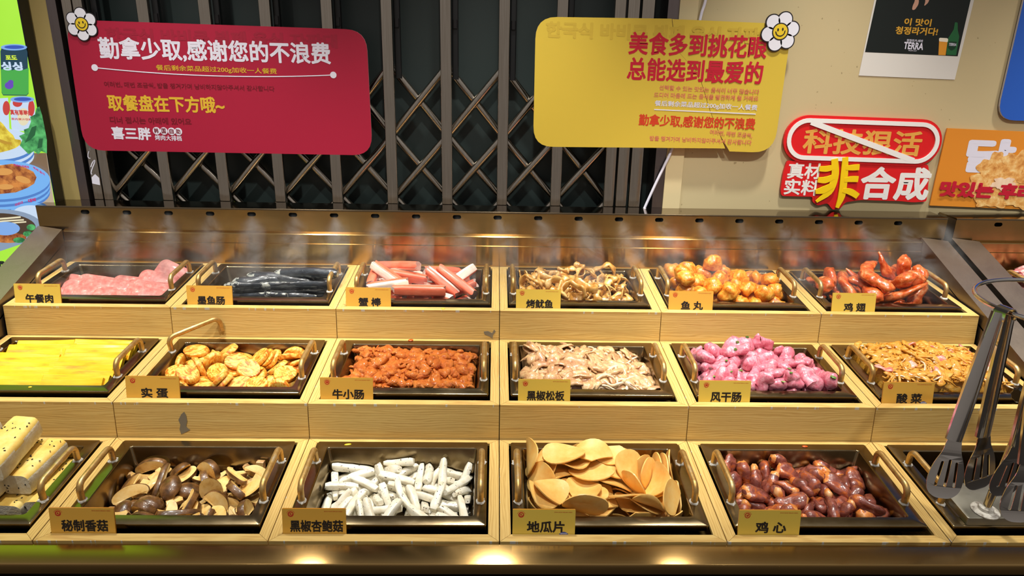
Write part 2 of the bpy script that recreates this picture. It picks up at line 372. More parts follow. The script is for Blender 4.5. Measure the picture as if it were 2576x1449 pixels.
# signs
flat('sign_red', srgb(162, 26, 56), .38); flat('sign_yellow', srgb(208, 180, 64), .38); flat('print_white', srgb(222, 220, 236), .45); flat('print_gold', srgb(216, 176, 50), .45)
flat('print_maroon', srgb(120, 14, 34), .45); flat('print_crimson', srgb(190, 22, 48), .45); flat('print_pink', srgb(216, 122, 92), .45); flat('print_orange_red', srgb(204, 62, 30), .45)
flat('ghost_red', srgb(150, 22, 50), .45); flat('ghost_yellow', srgb(198, 168, 56), .45); flat('sign_edge', srgb(215, 190, 150), .4); flat('sign_edge_red', srgb(225, 130, 140), .4)
flat('print_black', srgb(28, 22, 26), .45); flat('daisy_white', srgb(226, 226, 238), .45); flat('daisy_yellow', srgb(226, 194, 42), .45)
flat('cut_red', srgb(216, 26, 30), .4); flat('cut_white', srgb(236, 234, 232), .45); flat('cut_gold', srgb(226, 164, 74), .45); flat('brush_yellow', srgb(246, 206, 10), .45); flat('tiny_red', srgb(160, 70, 30), .5)
flat('poster_paper', srgb(216, 212, 206), .5); flat('poster_black', srgb(14, 22, 20), .42); flat('gold_ink', srgb(214, 160, 50), .4); flat('skin_print', srgb(196, 150, 128), .5); flat('bottle_green', srgb(34, 98, 56), .35); flat('bottle_dark', srgb(20, 56, 36), .35)
flat('beer_amber', srgb(222, 150, 44), .4); flat('beer_foam', srgb(236, 226, 206), .5); flat('blue_board', srgb(40, 92, 190), .38); flat('blue_edge', srgb(200, 205, 220), .5); flat('orange_poster', srgb(220, 138, 42), .42)
mottled('fried_crust', [(.3, srgb(186, 112, 40)), (.5, srgb(226, 168, 92)), (.7, srgb(244, 214, 150))], 60, .5, rnd=5, detail=5)
mottled('fried_flesh', [(.3, srgb(226, 186, 150)), (.7, srgb(246, 226, 200))], 45, .5, (1, 1, .2), rnd=5)
# lit picture panel (backlit print): it gives off light
LB = {'lb_lime': (176, 244, 60), 'lb_table': (196, 176, 150), 'lb_teal': (14, 62, 84), 'lb_green': (70, 176, 74), 'lb_leaf': (40, 150, 80), 'lb_leaf_dark': (18, 96, 52), 'lb_white': (206, 226, 250), 'lb_blue': (120, 184, 248), 'lb_blue_dark': (78, 130, 206), 'lb_lid': (130, 176, 240), 'lb_lid_dark': (50, 86, 190),
      'lb_yellow': (236, 212, 52), 'lb_gold': (196, 150, 40), 'lb_sauce': (176, 84, 34), 'lb_sauce_light': (226, 160, 80), 'lb_red': (206, 60, 56), 'lb_magenta': (200, 40, 110), 'lb_broth': (72, 52, 34), 'lb_steel': (140, 160, 186), 'lb_grape': (104, 70, 190), 'lb_black': (16, 30, 22), 'lb_wood': (130, 104, 78), 'lb_cream': (236, 226, 190), 'lb_lime_text': (222, 250, 60)}
for k_, c_ in LB.items():
    if k_ not in ('lb_leaf', 'lb_sauce', 'lb_yellow', 'lb_lime'):
        t = NT(k_); t.base((0.02, 0.02, 0.02, 1)); t.p(Emission_Color=srgb(*c_), Emission_Strength=.92, Roughness=.3); MATS[k_] = t.mat
for k_, a_, b_, sc_ in (('lb_leaf', (20, 104, 56), (92, 196, 110), 45), ('lb_sauce', (126, 50, 18), (222, 140, 62), 55), ('lb_yellow', (196, 160, 24), (248, 228, 80), 50), ('lb_lime', (172, 240, 56), (182, 248, 70), 3)):
    t = NT(k_); c = t.ramp(t.noise(t.coord('Object'), sc_, 4, .6), [(.36, srgb(*a_)), (.64, srgb(*b_))]); t.base((.02, .02, .02, 1)); t.p(Emission_Color=c, Emission_Strength=.92, Roughness=.3); MATS[k_] = t.mat
# cards
flat('card_amber', srgb(226, 174, 72), .3); flat('card_yellow', srgb(230, 198, 84), .3); flat('card_edge', srgb(190, 128, 40), .25); flat('card_red', srgb(196, 50, 34), .45); flat('card_blue', srgb(40, 66, 150), .45); flat('card_ink', srgb(26, 20, 22), .5)
# food
WET = dict(coat=.55)
mottled('mushroom_skin', [(.3, srgb(58, 36, 16)), (.5, srgb(98, 64, 32)), (.72, srgb(142, 98, 54))], 60, .3, coat=.45, bump=.25)
mottled('mushroom_flesh', [(.28, srgb(190, 128, 52)), (.45, srgb(232, 188, 108)), (.75, srgb(244, 214, 150))], 50, .42, coat=.25)
mottled('mushroom_gill', [(.3, srgb(160, 108, 66)), (.7, srgb(222, 182, 124))], 90, .45, (4, 1, 1))
t = NT('oyster_mushroom'); v = t.coord('Object', (1, 1, 1), 9.0); n = t.noise(v, 70, 3); f = t.noise(v, 330, 1, .3); z = t.noise(v, 45, 2)
c = t.ramp(n, [(.3, srgb(232, 220, 192)), (.55, srgb(246, 240, 222)), (.8, srgb(250, 246, 236))]); k = t.math('MULTIPLY', t.math('GREATER_THAN', f, .70), t.math('GREATER_THAN', z, .47)); t.base(t.mix(k, c, srgb(74, 52, 34))); t.p(Roughness=.38, Coat_Weight=.3, Coat_Roughness=.15, Subsurface_Weight=.15, Subsurface_Radius=(.005, .004, .003), Subsurface_Scale=1); MATS['oyster_mushroom'] = t.mat
mottled('sweet_potato', [(.25, srgb(244, 176, 84)), (.5, srgb(250, 198, 110)), (.75, srgb(252, 214, 138))], 40, .42, coat=.15, bump=.12, bscale=260, bdist=.0006, sss=.08)
mottled('chicken_heart', [(.25, srgb(78, 32, 28)), (.43, srgb(116, 54, 44)), (.53, srgb(146, 78, 64)), (.60, srgb(176, 84, 36)), (.75, srgb(218, 140, 78))], 48, .22, coat=.9, bump=.4, bscale=110, dist=.6)
mottled('heart_fat', [(.3, srgb(196, 92, 30)), (.5, srgb(226, 142, 66)), (.75, srgb(240, 196, 146))], 70, .25, coat=.8, bump=.3)
mottled('egg_slice', [(.36, srgb(196, 92, 14)), (.45, srgb(224, 140, 34)), (.54, srgb(240, 190, 84)), (.70, srgb(246, 214, 130))], 62, .40, (1, 2.2, 1), coat=.12, crough=.45, bump=.5, bscale=90, dist=1.2, rnd=9)
mottled('crab_red', [(.3, srgb(226, 98, 68)), (.6, srgb(234, 122, 92)), (.8, srgb(242, 164, 140))], 40, .35, (1, 3, 3), coat=.25)
mottled('crab_white', [(.3, srgb(240, 206, 188)), (.6, srgb(250, 236, 222))], 60, .38, (1, 4, 4), coat=.2); mottled('crab_end', [(.35, srgb(236, 170, 150)), (.6, srgb(248, 226, 214))], 120, .45)
mottled('fish_ball', [(.32, srgb(190, 84, 10)), (.45, srgb(222, 128, 26)), (.58, srgb(236, 164, 58)), (.75, srgb(246, 200, 110))], 85, .34, coat=.5, bump=.35, bscale=130, dist=1.0)
mottled('chicken_wing', [(.3, srgb(164, 52, 10)), (.45, srgb(206, 84, 26)), (.56, srgb(222, 116, 56)), (.70, srgb(238, 166, 116))], 60, .24, coat=.9, bump=.35, bscale=95, dist=.8)
mottled('grilled_squid', [(.28, srgb(138, 80, 22)), (.42, srgb(200, 140, 58)), (.56, srgb(224, 178, 104)), (.74, srgb(244, 220, 168))], 55, .24, coat=.85, bump=.3, bscale=140)
mottled('pink_meat', [(.28, srgb(192, 84, 104)), (.44, srgb(216, 116, 136)), (.58, srgb(226, 146, 162)), (.76, srgb(244, 206, 210))], 95, .22, coat=.9, bump=.35, bscale=170, dist=1.5, sss=.1, detail=5)
mottled('scallion', [(.3, srgb(40, 92, 40)), (.7, srgb(120, 160, 70))], 90, .35, coat=.3)
mottled('ham', [(.3, srgb(188, 96, 90)), (.5, srgb(210, 124, 116)), (.64, srgb(222, 150, 140)), (.72, srgb(242, 206, 194))], 95, .42, coat=.1, detail=2, bump=.15)
mottled('squid_sausage', [(.40, srgb(30, 32, 36)), (.48, srgb(52, 56, 62)), (.52, srgb(158, 160, 154)), (.8, srgb(200, 200, 188))], 120, .26, (.6, 1.3, 1.3), coat=.8, bump=.3, detail=1, bscale=60)
mottled('sausage_black', [(.35, srgb(24, 27, 32)), (.65, srgb(58, 64, 72)), (.85, srgb(120, 126, 130))], 30, .24, (1, 3, 3), coat=.9, bump=.4, bscale=40)
mottled('yellow_slab', [(.3, srgb(224, 150, 6)), (.46, srgb(244, 190, 18)), (.75, srgb(250, 208, 48))], 30, .34, (.5, 2, 2), coat=.4, bump=.15, bscale=60)
mottled('intestine', [(.28, srgb(176, 74, 6)), (.45, srgb(206, 104, 22)), (.6, srgb(218, 124, 40)), (.8, srgb(236, 166, 84))], 75, .36, coat=.4, bump=.9, bscale=230, rnd=0, detail=6, bdist=.004)
mottled('pork_slice', [(.28, srgb(178, 118, 84)), (.45, srgb(204, 154, 110)), (.6, srgb(222, 186, 134)), (.78, srgb(242, 218, 176))], 48, .26, coat=.75, bump=.4, bscale=150, rnd=0, dist=1.5)
mottled('pork_fat', [(.3, srgb(226, 190, 140)), (.7, srgb(250, 232, 206))], 60, .28, coat=.7, bump=.3, rnd=0)
mottled('cabbage', [(.28, srgb(186, 112, 18)), (.45, srgb(218, 148, 40)), (.6, srgb(230, 174, 72)), (.8, srgb(242, 206, 124))], 80, .32, (1, 2, 2), coat=.5, bump=.5, bscale=200, rnd=0, detail=5)
mottled('cabbage_pork', [(.3, srgb(212, 98, 92)), (.5, srgb(232, 146, 132)), (.68, srgb(248, 220, 196))], 34, .3, (1, 2.5, 1), coat=.6, rnd=0, bump=.3)
mottled('marbled_meat', [(.35, srgb(190, 96, 104)), (.52, srgb(216, 134, 136)), (.66, srgb(246, 220, 212))], 60, .32, coat=.5, dist=1.2, bump=.3)
mottled('bread_top', [(.3, srgb(228, 176, 72)), (.55, srgb(244, 212, 116)), (.8, srgb(250, 232, 170))], 26, .5, bump=.2, bscale=120)
mottled('bread_crumb', [(.3, srgb(232, 212, 170)), (.6, srgb(250, 240, 216))], 60, .7, bump=.9, bscale=150, bdist=.003)
flat('sesame', srgb(24, 20, 20), .4)
# settled positions of the loose food pieces
SIM = {
 'shiitake': [1,1146,1937,-567,18,46,-672,-739,1,2561,2115,-567,713,681,131,105,1,1987,1772,-566,566,536,450,435,0,1389,824,-565,717,692,-10,-79,0,2367,1521,-564,714,-689,-112,45,3,2632,1091,-563,458,410,-575,-539,0,2780,942,-563,656,627,327,263,3,993,1603,-562,93,-21,706,-702,0,2358,1383,-561,979,-195,-29,45,2,1587,1084,-558,706,681,123,150,2,729,1051,-558,501,497,483,518,2,2976,1646,-554,412,419,-601,-541,0,2777,1887,-554,172,118,-395,-895,2,1649,2005,-550,478,564,490,462,2,1637,1488,-548,740,-655,-83,129,0,1885,1055,-491,617,449,284,580,3,1281,1224,-487,161,-299,-436,833,2,2833,1164,-484,741,-1,-243,-626,0,1489,1904,-477,390,432,-498,-643,3,2391,972,-474,659,671,54,336,4,820,1226,-473,439,45,-48,-896,4,2046,1124,-460,231,134,956,122,3,1231,820,-450,655,-672,271,-216,2,2290,1815,-450,556,481,-488,-470,1,935,1988,-446,598,654,284,366,3,1892,2082,-438,164,-184,688,-683,3,547,939,-437,23,-736,-676,-26,4,1695,1655,-428,30,-159,-42,-986,4,3106,1475,-423,435,557,-437,-557,1,1529,1406,-418,421,-349,-614,569,4,1158,1318,-413,945,-273,92,-158,2,2257,1298,-405,20,-398,-225,-889,1,639,1609,-396,534,278,-30,-798,1,992,747,-390,698,-613,-359,-87,1,2888,837,-388,388,822,-120,-399,2,2562,1600,-387,392,-213,-134,885,2,673,2026,-384,114,426,-797,412,3,2200,810,-371,401,181,680,-586,4,792,1009,-367,613,257,-24,-747,2,1943,1785,-367,455,174,-112,866,1,896,1757,-366,456,-325,663,-497,3,1818,1254,-363,607,345,193,690,0,804,2195,-358,45,-144,-28,988,0,785,1416,-352,929,-266,-138,215,1,2017,733,-350,751,-592,-235,-175,0,1547,923,-349,361,604,513,491,1,1135,1819,-349,660,155,145,-721,0,1395,1967,-348,288,-364,647,-605,1,2439,1990,-347,767,516,-227,-307,3,2456,893,-341,386,282,518,709,4,2761,1632,-340,37,-969,4,-246,3,2826,1944,-332,876,-402,265,-26,3,2784,2182,-331,76,-64,-994,50,2,1898,2058,-327,967,-37,41,-250,2,1204,1034,-325,961,184,-135,-157,4,1375,2062,-324,880,-132,-391,-235,4,1390,1606,-307,776,165,22,-609,1,1824,873,-265,133,-146,189,-962,4,2150,1480,-264,451,-654,383,471,4,2860,614,-255,152,-153,-691,-690,2,808,831,-211,30,77,837,-541,4,1355,657,-204,20,41,626,779],
 'strip': [2,2245,1840,-564,843,-6,1,-537,2,1987,1925,-564,438,10,16,899,1,857,909,-564,40,-986,-162,8,1,1185,1686,-558,385,413,-597,-571,4,2546,1232,-557,12,11,735,-678,1,2674,1836,-556,309,-316,660,-608,4,811,1797,-556,667,-715,-141,154,0,2702,1019,-553,659,722,-141,-158,1,1343,1245,-550,185,-375,818,-395,3,1976,1049,-550,97,-118,-704,694,3,1763,1847,-550,197,180,692,671,5,1566,1617,-549,621,606,-341,-361,1,1451,2158,-549,696,-714,37,-69,4,1628,959,-548,613,575,-353,-411,5,2622,776,-547,129,-134,-688,701,1,2390,1032,-532,973,53,3,-223,5,1216,1391,-525,22,-491,869,-56,5,826,2150,-521,58,74,49,-994,0,989,714,-517,59,-15,-4,998,2,2846,1520,-502,448,76,-64,889,5,2416,1816,-492,640,-379,220,-631,5,1933,869,-492,235,140,90,958,3,1846,1476,-487,87,153,59,983,2,1098,2048,-481,620,761,42,188,2,583,1254,-478,638,-287,-283,656,1,1753,1647,-475,646,-735,198,68,5,1212,857,-475,626,758,14,-183,0,1066,1690,-473,537,-48,334,-773,4,1419,1120,-468,51,-857,488,160,0,1027,1377,-466,32,-331,819,467,5,2773,2194,-449,120,130,-665,726,0,849,1479,-448,24,-324,674,663,0,884,1162,-426,106,-887,-376,-248,1,1827,2107,-424,113,-125,707,-686,2,2135,1383,-423,723,-345,-240,548,1,2626,1999,-421,767,-379,-91,-509,4,2025,1961,-419,235,-248,677,-652,2,625,1837,-418,781,12,-7,-625,0,1338,1831,-417,378,-322,586,-640,0,1318,940,-417,100,-276,-897,331,2,2465,1416,-415,29,-209,-217,-953,1,2479,904,-413,444,-428,572,-542,1,2640,904,-413,455,-476,547,-517,1,1744,744,-411,270,2,806,-527,3,2205,1910,-399,624,-686,-292,235,1,3048,1419,-398,213,677,-655,257,5,2732,1245,-396,3,-62,-637,-768,2,2297,1275,-392,89,646,703,-284,1,831,1301,-392,202,860,208,420,5,2917,1968,-391,440,-302,804,-263,4,2935,1606,-391,386,421,-814,-105,4,2819,908,-390,283,-208,-936,-10,1,1910,1308,-384,33,453,-847,-278,3,729,670,-379,207,-318,519,766,5,998,2004,-376,122,116,7,-986,4,2807,760,-374,1,961,-175,-215,3,1861,1597,-365,713,-653,227,117,3,2181,852,-361,23,-921,-370,119,4,1541,1910,-356,655,-574,487,62,0,1620,1395,-353,261,-783,507,249,3,1508,1333,-325,631,471,-568,-238,4,2404,1822,-320,708,395,205,548,2,879,2189,-320,769,637,41,-32,4,2556,1460,-312,186,-34,-827,530,3,1646,1072,-312,64,-27,366,-928,4,1852,1977,-308,293,-258,684,-616,1,786,1650,-303,54,-991,-79,93,1,1192,1724,-300,607,742,-224,-173,0,1261,882,-291,332,-515,-790,-1,2,2982,993,-286,630,39,20,775,2,2166,1872,-276,707,-40,-23,705,3,2100,1267,-275,818,-64,237,-520,2,2579,1886,-270,401,-578,-696,141,5,2313,850,-265,726,604,-159,-289,5,1134,1165,-257,632,-511,-385,437,3,2291,1956,-250,645,286,375,601,3,1642,2032,-240,223,-422,-284,832,3,1766,873,-233,485,188,35,-853,2,2861,1615,-229,214,439,-861,-140,5,1760,1775,-227,976,186,73,-91,0,1435,869,-222,55,-555,-748,-359,0,2541,1304,-220,118,-786,-603,-67,4,1919,1384,-196,312,442,549,637,0,1756,2132,-138,27,-116,-386,915],
 'chip': [0,2177,1895,-582,221,-13,24,-975,2,1091,1039,-579,778,-57,71,621,3,1298,1355,-562,828,-14,65,-557,6,777,1621,-560,978,-9,189,85,0,2160,1238,-556,19,248,967,52,3,1570,872,-556,896,20,165,411,6,1791,1368,-554,961,104,7,-257,0,2538,1025,-525,585,36,87,806,0,2769,1182,-504,545,58,105,830,6,1891,794,-491,964,74,193,167,6,2920,1513,-489,560,168,10,811,2,2095,1804,-486,499,-47,-52,-864,3,779,1176,-454,464,152,-79,869,5,1465,1864,-422,765,171,-370,499,0,2782,1905,-422,646,234,181,-704,6,1046,939,-398,425,79,11,901,0,1470,1272,-397,590,52,-13,805,1,2035,1063,-389,621,-163,-83,-763,2,838,1592,-387,763,325,-48,557,5,2812,1009,-384,941,3,123,316,4,2943,2023,-370,290,-320,850,303,6,1444,2116,-361,505,313,350,-724,3,2496,1953,-350,955,278,5,107,4,1669,1855,-347,618,-15,647,-446,3,967,2098,-345,271,-244,-752,-549,5,1154,1906,-315,258,-255,-621,695,2,2223,1112,-284,124,-232,-117,-958,3,2131,1959,-249,223,-970,65,77,6,2854,675,-247,652,-695,0,301,6,1459,1563,-234,943,201,35,263,6,1545,1362,-232,723,108,327,-599,1,2256,633,-228,699,-709,-32,-89,6,856,2060,-225,209,-204,-511,809,3,2287,1503,-219,8,394,871,-294,4,1878,1803,-216,563,56,226,-793,3,551,840,-209,700,-496,413,-306,2,946,1420,-189,35,-858,495,133,3,1400,893,-186,1,-983,166,79,6,1262,2060,-147,684,554,159,-447,6,2217,940,-144,867,-224,56,-442,6,917,871,-135,277,88,257,922,6,2757,1121,-128,301,736,567,213,1,1071,1162,-125,850,16,60,524,1,1688,950,-118,114,895,429,42,3,2460,1889,-112,866,260,340,-258,4,3083,1153,-110,673,-147,702,-180,4,2498,965,-85,170,124,216,953,4,2863,1884,-76,157,709,217,653,0,2212,2022,-63,331,172,-308,875,2,1786,1121,-44,48,990,126,-35,5,1493,2112,-42,820,541,-180,-47,3,821,1707,-38,3,278,-102,-955,0,3073,1795,-21,20,707,9,-707,0,2021,1492,-16,53,-373,-903,208,0,2940,1729,-15,338,-593,448,-578,3,2732,1357,-6,446,476,746,135,4,1566,1032,6,913,-101,-97,383,4,1220,1170,7,557,111,35,822,3,1464,1169,16,989,13,-54,-136,2,2596,1615,18,277,312,-781,-465,5,2703,1619,52,161,524,-620,-561,3,1066,1695,54,101,991,28,80,3,2490,786,61,673,-92,381,627,0,2349,1685,62,716,40,407,-565,4,2151,1014,64,451,-112,-318,-827,5,2314,1276,66,16,463,339,818,6,1927,1797,80,73,984,-163,6,6,2742,1336,84,457,380,-210,-776,6,1321,1783,100,279,-54,-212,-935,2,1685,1616,106,984,-88,-93,127,0,1405,710,116,782,-577,-94,-215,4,2914,894,125,467,481,0,742,3,666,1388,132,496,-699,466,-222,4,2040,2037,157,422,19,100,-901,3,800,1975,192,280,247,924,-88,3,741,941,211,238,594,-764,-80,1,828,899,214,920,55,221,318,0,537,1847,240,541,353,671,364,1,1723,1910,314,36,-103,-990,-92,0,1136,1809,320,985,-60,-35,-160],
 'heart': [4,1685,830,-558,365,-321,-450,749,4,1802,1182,-548,991,-43,103,76,4,1318,1690,-546,481,-96,48,870,4,3007,1421,-542,18,633,745,-211,2,1013,959,-541,959,259,6,-116,2,825,1967,-539,789,11,77,610,2,1085,1799,-537,567,-29,61,821,1,2085,1351,-535,991,2,52,122,5,2339,1155,-530,864,70,77,-492,5,969,1523,-530,504,-76,72,857,5,2319,2142,-530,106,-99,34,989,5,1233,745,-530,895,423,134,-43,4,587,1879,-529,438,-527,-493,536,3,657,1419,-528,80,565,-779,-260,2,2622,1409,-528,762,-17,114,-637,3,582,831,-528,221,642,713,172,0,2762,1038,-524,58,30,968,243,3,1511,1378,-521,13,-891,-445,87,4,1265,2040,-519,309,-447,839,18,5,1674,2126,-515,166,4,714,680,2,1151,1282,-505,277,-135,94,-947,3,2319,1591,-501,108,-537,-831,100,1,1925,1612,-500,985,32,-89,-146,5,2850,2016,-499,56,483,871,-66,5,1968,794,-495,43,343,932,-110,2,2581,1969,-494,239,-709,-658,83,5,2124,1876,-491,167,-835,524,14,5,1404,1057,-488,317,943,-92,-36,3,1613,1832,-485,825,146,-321,-442,2,2803,1729,-482,116,190,34,974,5,2991,801,-480,804,-317,-15,503,0,774,1211,-480,236,-938,55,249,1,2169,992,-471,803,-466,287,-236,4,1500,670,-469,179,-835,183,486,4,2346,692,-466,357,283,515,-726,2,1033,2082,-454,924,225,234,202,4,2671,822,-422,430,-563,-703,-69,1,2532,991,-420,781,359,-26,511,2,2077,2159,-416,262,-232,509,786,4,1782,1581,-401,973,-159,-166,-35,4,973,708,-400,746,-415,-323,-408,3,2389,1872,-383,111,-84,904,404,5,1202,1939,-353,75,-884,326,326,2,835,1599,-352,579,686,412,156,1,2862,2149,-349,255,957,88,106,1,1869,1851,-348,637,243,-317,-660,5,2913,953,-347,168,214,-330,-904,4,582,1043,-346,587,12,782,-210,1,1373,1184,-339,345,891,-274,-107,5,2719,1464,-334,340,311,-269,-846,5,1724,1210,-328,974,-14,166,150,0,2384,1637,-328,111,527,799,267,0,1468,1642,-325,270,102,-313,-905,2,1920,894,-324,81,-779,578,-229,0,739,2108,-324,866,247,-419,117,2,1449,1862,-321,368,-228,719,-543,5,2834,1251,-309,400,785,453,140,1,801,1246,-309,88,88,197,973,5,2001,1221,-301,588,-173,-44,-789,1,661,1657,-300,109,502,-699,-498,0,763,916,-295,128,-824,-411,368,4,1742,1008,-294,742,-538,-319,240,4,1350,2002,-291,551,-302,504,-592,5,2329,1267,-283,384,-88,-46,-918,4,1692,679,-283,547,-775,228,220,2,2186,1512,-278,631,359,642,247,2,1192,952,-276,260,82,889,367,2,1022,1438,-265,96,222,-290,926,4,2342,1019,-264,450,120,840,-278,0,999,801,-263,678,-70,500,535,5,2915,1848,-260,283,-679,-677,-22,1,2148,1751,-241,455,-279,616,579,0,2640,1694,-233,628,39,-450,-633,0,2734,720,-232,478,-789,299,245,2,1086,1701,-228,10,716,-451,-533,4,1405,1310,-223,95,862,186,-462,2,2125,924,-223,497,573,346,552,3,1292,1724,-218,227,384,-157,-881,1,1263,730,-215,233,-401,674,575,0,2198,1927,-199,313,137,720,604,4,2529,2058,-190,74,974,79,-197,3,1777,1476,-186,641,561,-328,-409,1,2717,980,-183,809,462,-224,-288,1,1655,2168,-181,582,750,243,-199,5,1952,1588,-178,318,515,594,530,5,902,1918,-164,176,755,-216,-593,3,677,2023,-154,699,456,-99,542,1,1474,1061,-139,105,5,984,142,1,2420,1472,-127,900,81,170,-394,1,913,1220,-121,983,3,183,-1,5,1658,1802,-118,956,39,167,-237,4,1453,1425,-106,358,127,194,905],
 'eggdisc': [3,2403,1568,-449,407,4,2,-914,1,1261,1995,-449,949,0,1,-315,1,1963,852,-449,921,0,1,390,3,993,1164,-449,807,2,-4,-591,2,2188,1969,-447,319,2,3,948,2,1468,954,-447,2,128,-992,0,2,1768,1292,-447,1,1000,17,1,0,2871,1098,-443,471,0,-1,-882,0,2863,1633,-443,391,0,-1,-920,4,1114,1590,-439,110,-1,0,994,4,2460,822,-439,165,-1,0,986,2,1566,1691,-394,608,-68,142,-778,1,993,844,-388,175,63,153,-970,2,2481,2014,-385,168,-375,-907,98,1,2486,1300,-377,155,-794,-579,-103,1,768,1746,-376,95,-158,104,977,1,2902,1977,-351,27,665,-695,273,4,1880,2009,-350,209,-601,770,-41,3,1288,2014,-347,562,4,0,827,4,796,1228,-342,945,-17,-28,326,3,2878,1061,-335,213,1,-3,-977,4,1722,992,-334,8,-833,-554,1,3,2348,950,-327,165,0,1,986,2,2049,1641,-315,10,295,-287,-911,0,2203,1385,-312,194,837,422,288,3,1358,660,-299,46,46,-706,705,4,1623,1655,-296,893,122,102,421,4,2883,787,-285,195,230,-419,856,0,1241,992,-267,179,159,87,967,1,711,2088,-266,443,-38,-737,-509,2,788,1772,-265,4,-735,650,-192,1,1880,1247,-253,435,-75,236,866,3,1918,808,-251,163,-959,-205,110,4,1039,2033,-249,826,43,-556,82,2,1363,2016,-244,1000,6,4,21,3,2874,1553,-235,912,-319,-109,-233,2,689,1256,-234,742,19,-31,-669,3,1181,1637,-234,164,-821,507,207,0,2841,1149,-229,7,869,494,-3,2,2473,879,-225,3,713,-701,0,1,2848,1917,-222,961,-224,-156,49,1,1721,1650,-208,132,-832,-532,88,4,1438,1353,-201,294,-358,853,241,4,2767,2189,-195,154,152,691,-690,0,2320,2006,-183,343,-341,875,22,1,2561,1663,-171,203,-329,18,922,0,1318,975,-170,479,-178,32,-859,0,2049,855,-157,509,-42,186,-839,3,936,676,-145,376,409,611,-564,2,546,1713,-143,568,-422,575,-411,4,695,779,-143,337,731,-331,492,3,1694,2048,-139,979,-159,121,29,1,845,1806,-128,377,-211,80,898,1,2246,1957,-115,189,494,798,288,4,740,1178,-114,304,-31,-6,952,3,2906,660,-100,382,381,-595,596,4,2034,1462,-99,161,-208,-938,-225,3,2393,848,-93,760,79,23,645,0,1726,882,-87,592,248,-271,-718,0,2119,1886,-86,34,303,117,-945,2,2758,1936,-76,377,-41,-316,-870,0,2853,1208,-66,111,-930,350,17,1,1741,1686,-60,197,-954,-202,103,4,950,1339,-57,612,-622,159,-463,0,1075,1371,-40,51,475,432,765,2,1483,1220,-34,174,-878,439,-82,0,1408,2016,-20,950,37,-295,-98,3,1649,815,-3,107,917,149,354,2,697,1118,-1,615,-23,-16,788,1,777,2013,9,341,-68,49,-936,4,1307,1537,10,492,244,751,-367,4,1033,930,66,302,126,-43,944],
 'crabstick': [3,1919,1746,-314,9,-703,711,-6,3,2145,960,-314,5,-275,961,-10,1,1528,1110,-313,35,-2,2,-999,1,1231,1743,-312,7,764,-645,-5,3,1036,793,-312,997,-5,-2,75,1,2630,990,-297,263,-264,657,-656,3,679,1765,-295,539,-541,-460,454,1,1655,1756,-283,668,-245,-245,658,2,765,1135,-193,562,-124,-77,-814,3,2621,1466,-160,202,-67,977,4,1,2176,1610,-152,125,390,-899,154,3,2210,2110,-127,950,290,115,-35,3,1604,982,-100,16,-952,306,-1,1,2094,963,-87,274,-24,-14,961,3,1045,2105,-85,37,-59,-28,-997,3,989,1683,-83,996,17,27,87,1,1103,1054,-40,566,-705,367,-219,2,1577,1930,28,965,77,118,-220,0,2380,1758,28,261,187,-886,-334,0,2523,1478,77,343,43,470,-812,1,1399,1635,113,728,-680,88,-7,1,2202,1951,115,570,789,225,42,0,1755,724,157,704,-710,-2,17,3,597,1465,160,494,507,-491,-507,3,2247,1184,176,880,-342,326,-51,3,1023,902,194,79,11,710,-700,0,2597,1167,202,235,295,402,834,1,976,1334,276,707,630,-34,-319,0,1119,1890,279,390,896,-213,-2],
 'fishball': [3,1443,2083,-261,36,-919,59,-389,0,2245,1554,-257,340,913,176,-143,3,2792,1166,-256,283,837,39,466,3,2953,2055,-241,17,953,-24,-301,3,2330,1933,-237,727,-22,-50,-684,3,1257,786,-230,343,-844,-373,177,0,2011,1059,-230,345,-352,256,-832,1,1115,1538,-230,43,-361,913,-186,4,1520,1659,-228,175,932,-307,78,4,1064,2057,-227,150,744,-650,-24,0,647,979,-222,385,-162,-905,80,4,1978,1795,-221,885,346,19,-310,1,2362,804,-217,933,-338,48,-113,2,1031,1144,-211,179,-113,-941,-263,1,1840,1395,-208,825,466,-42,-318,1,2918,1643,-208,165,691,553,436,2,698,1401,-203,73,414,-880,220,0,1760,2070,-202,930,178,175,-270,0,904,778,-201,733,137,126,-654,4,2900,820,-201,279,406,472,-731,4,1528,1031,-198,780,511,211,293,2,2409,1193,-188,493,782,-369,-96,3,2579,1693,-166,466,-191,525,-686,3,2002,765,-84,770,376,135,-498,3,2662,1382,-54,109,954,276,-45,2,2649,2041,-49,488,290,807,162,4,886,1736,-37,124,-117,931,-324,4,1521,1353,21,756,118,-65,641,3,2102,1391,25,516,825,-194,126,0,2286,2056,26,567,788,239,-9,0,1888,1140,50,215,864,-369,-267,3,1285,1765,62,789,-304,510,159,0,1092,882,66,49,-587,712,382,2,2599,925,71,242,-846,-454,141,3,2923,1104,77,364,-679,-376,515,2,1761,1703,87,62,782,315,534,4,1451,2058,94,616,-139,259,-730,3,2681,1733,115,274,-823,-454,202,1,2260,1694,119,636,-725,262,42,3,2251,1114,123,723,-60,-491,-482,2,1953,2053,132,54,166,-72,982,0,675,1416,134,96,958,43,-265,1,1710,801,137,400,-215,867,206,4,1088,1368,144,54,65,-955,284,4,723,884,153,96,750,-134,640,4,1066,2070,177,65,73,-559,-823,4,679,1986,196,569,-207,-796,5,0,2894,1429,204,317,869,-263,-276,4,1394,996,212,331,559,3,-760,2,706,1204,433,144,948,-281,-46,2,1638,1998,434,928,229,174,-236,0,679,795,485,148,625,738,-206],
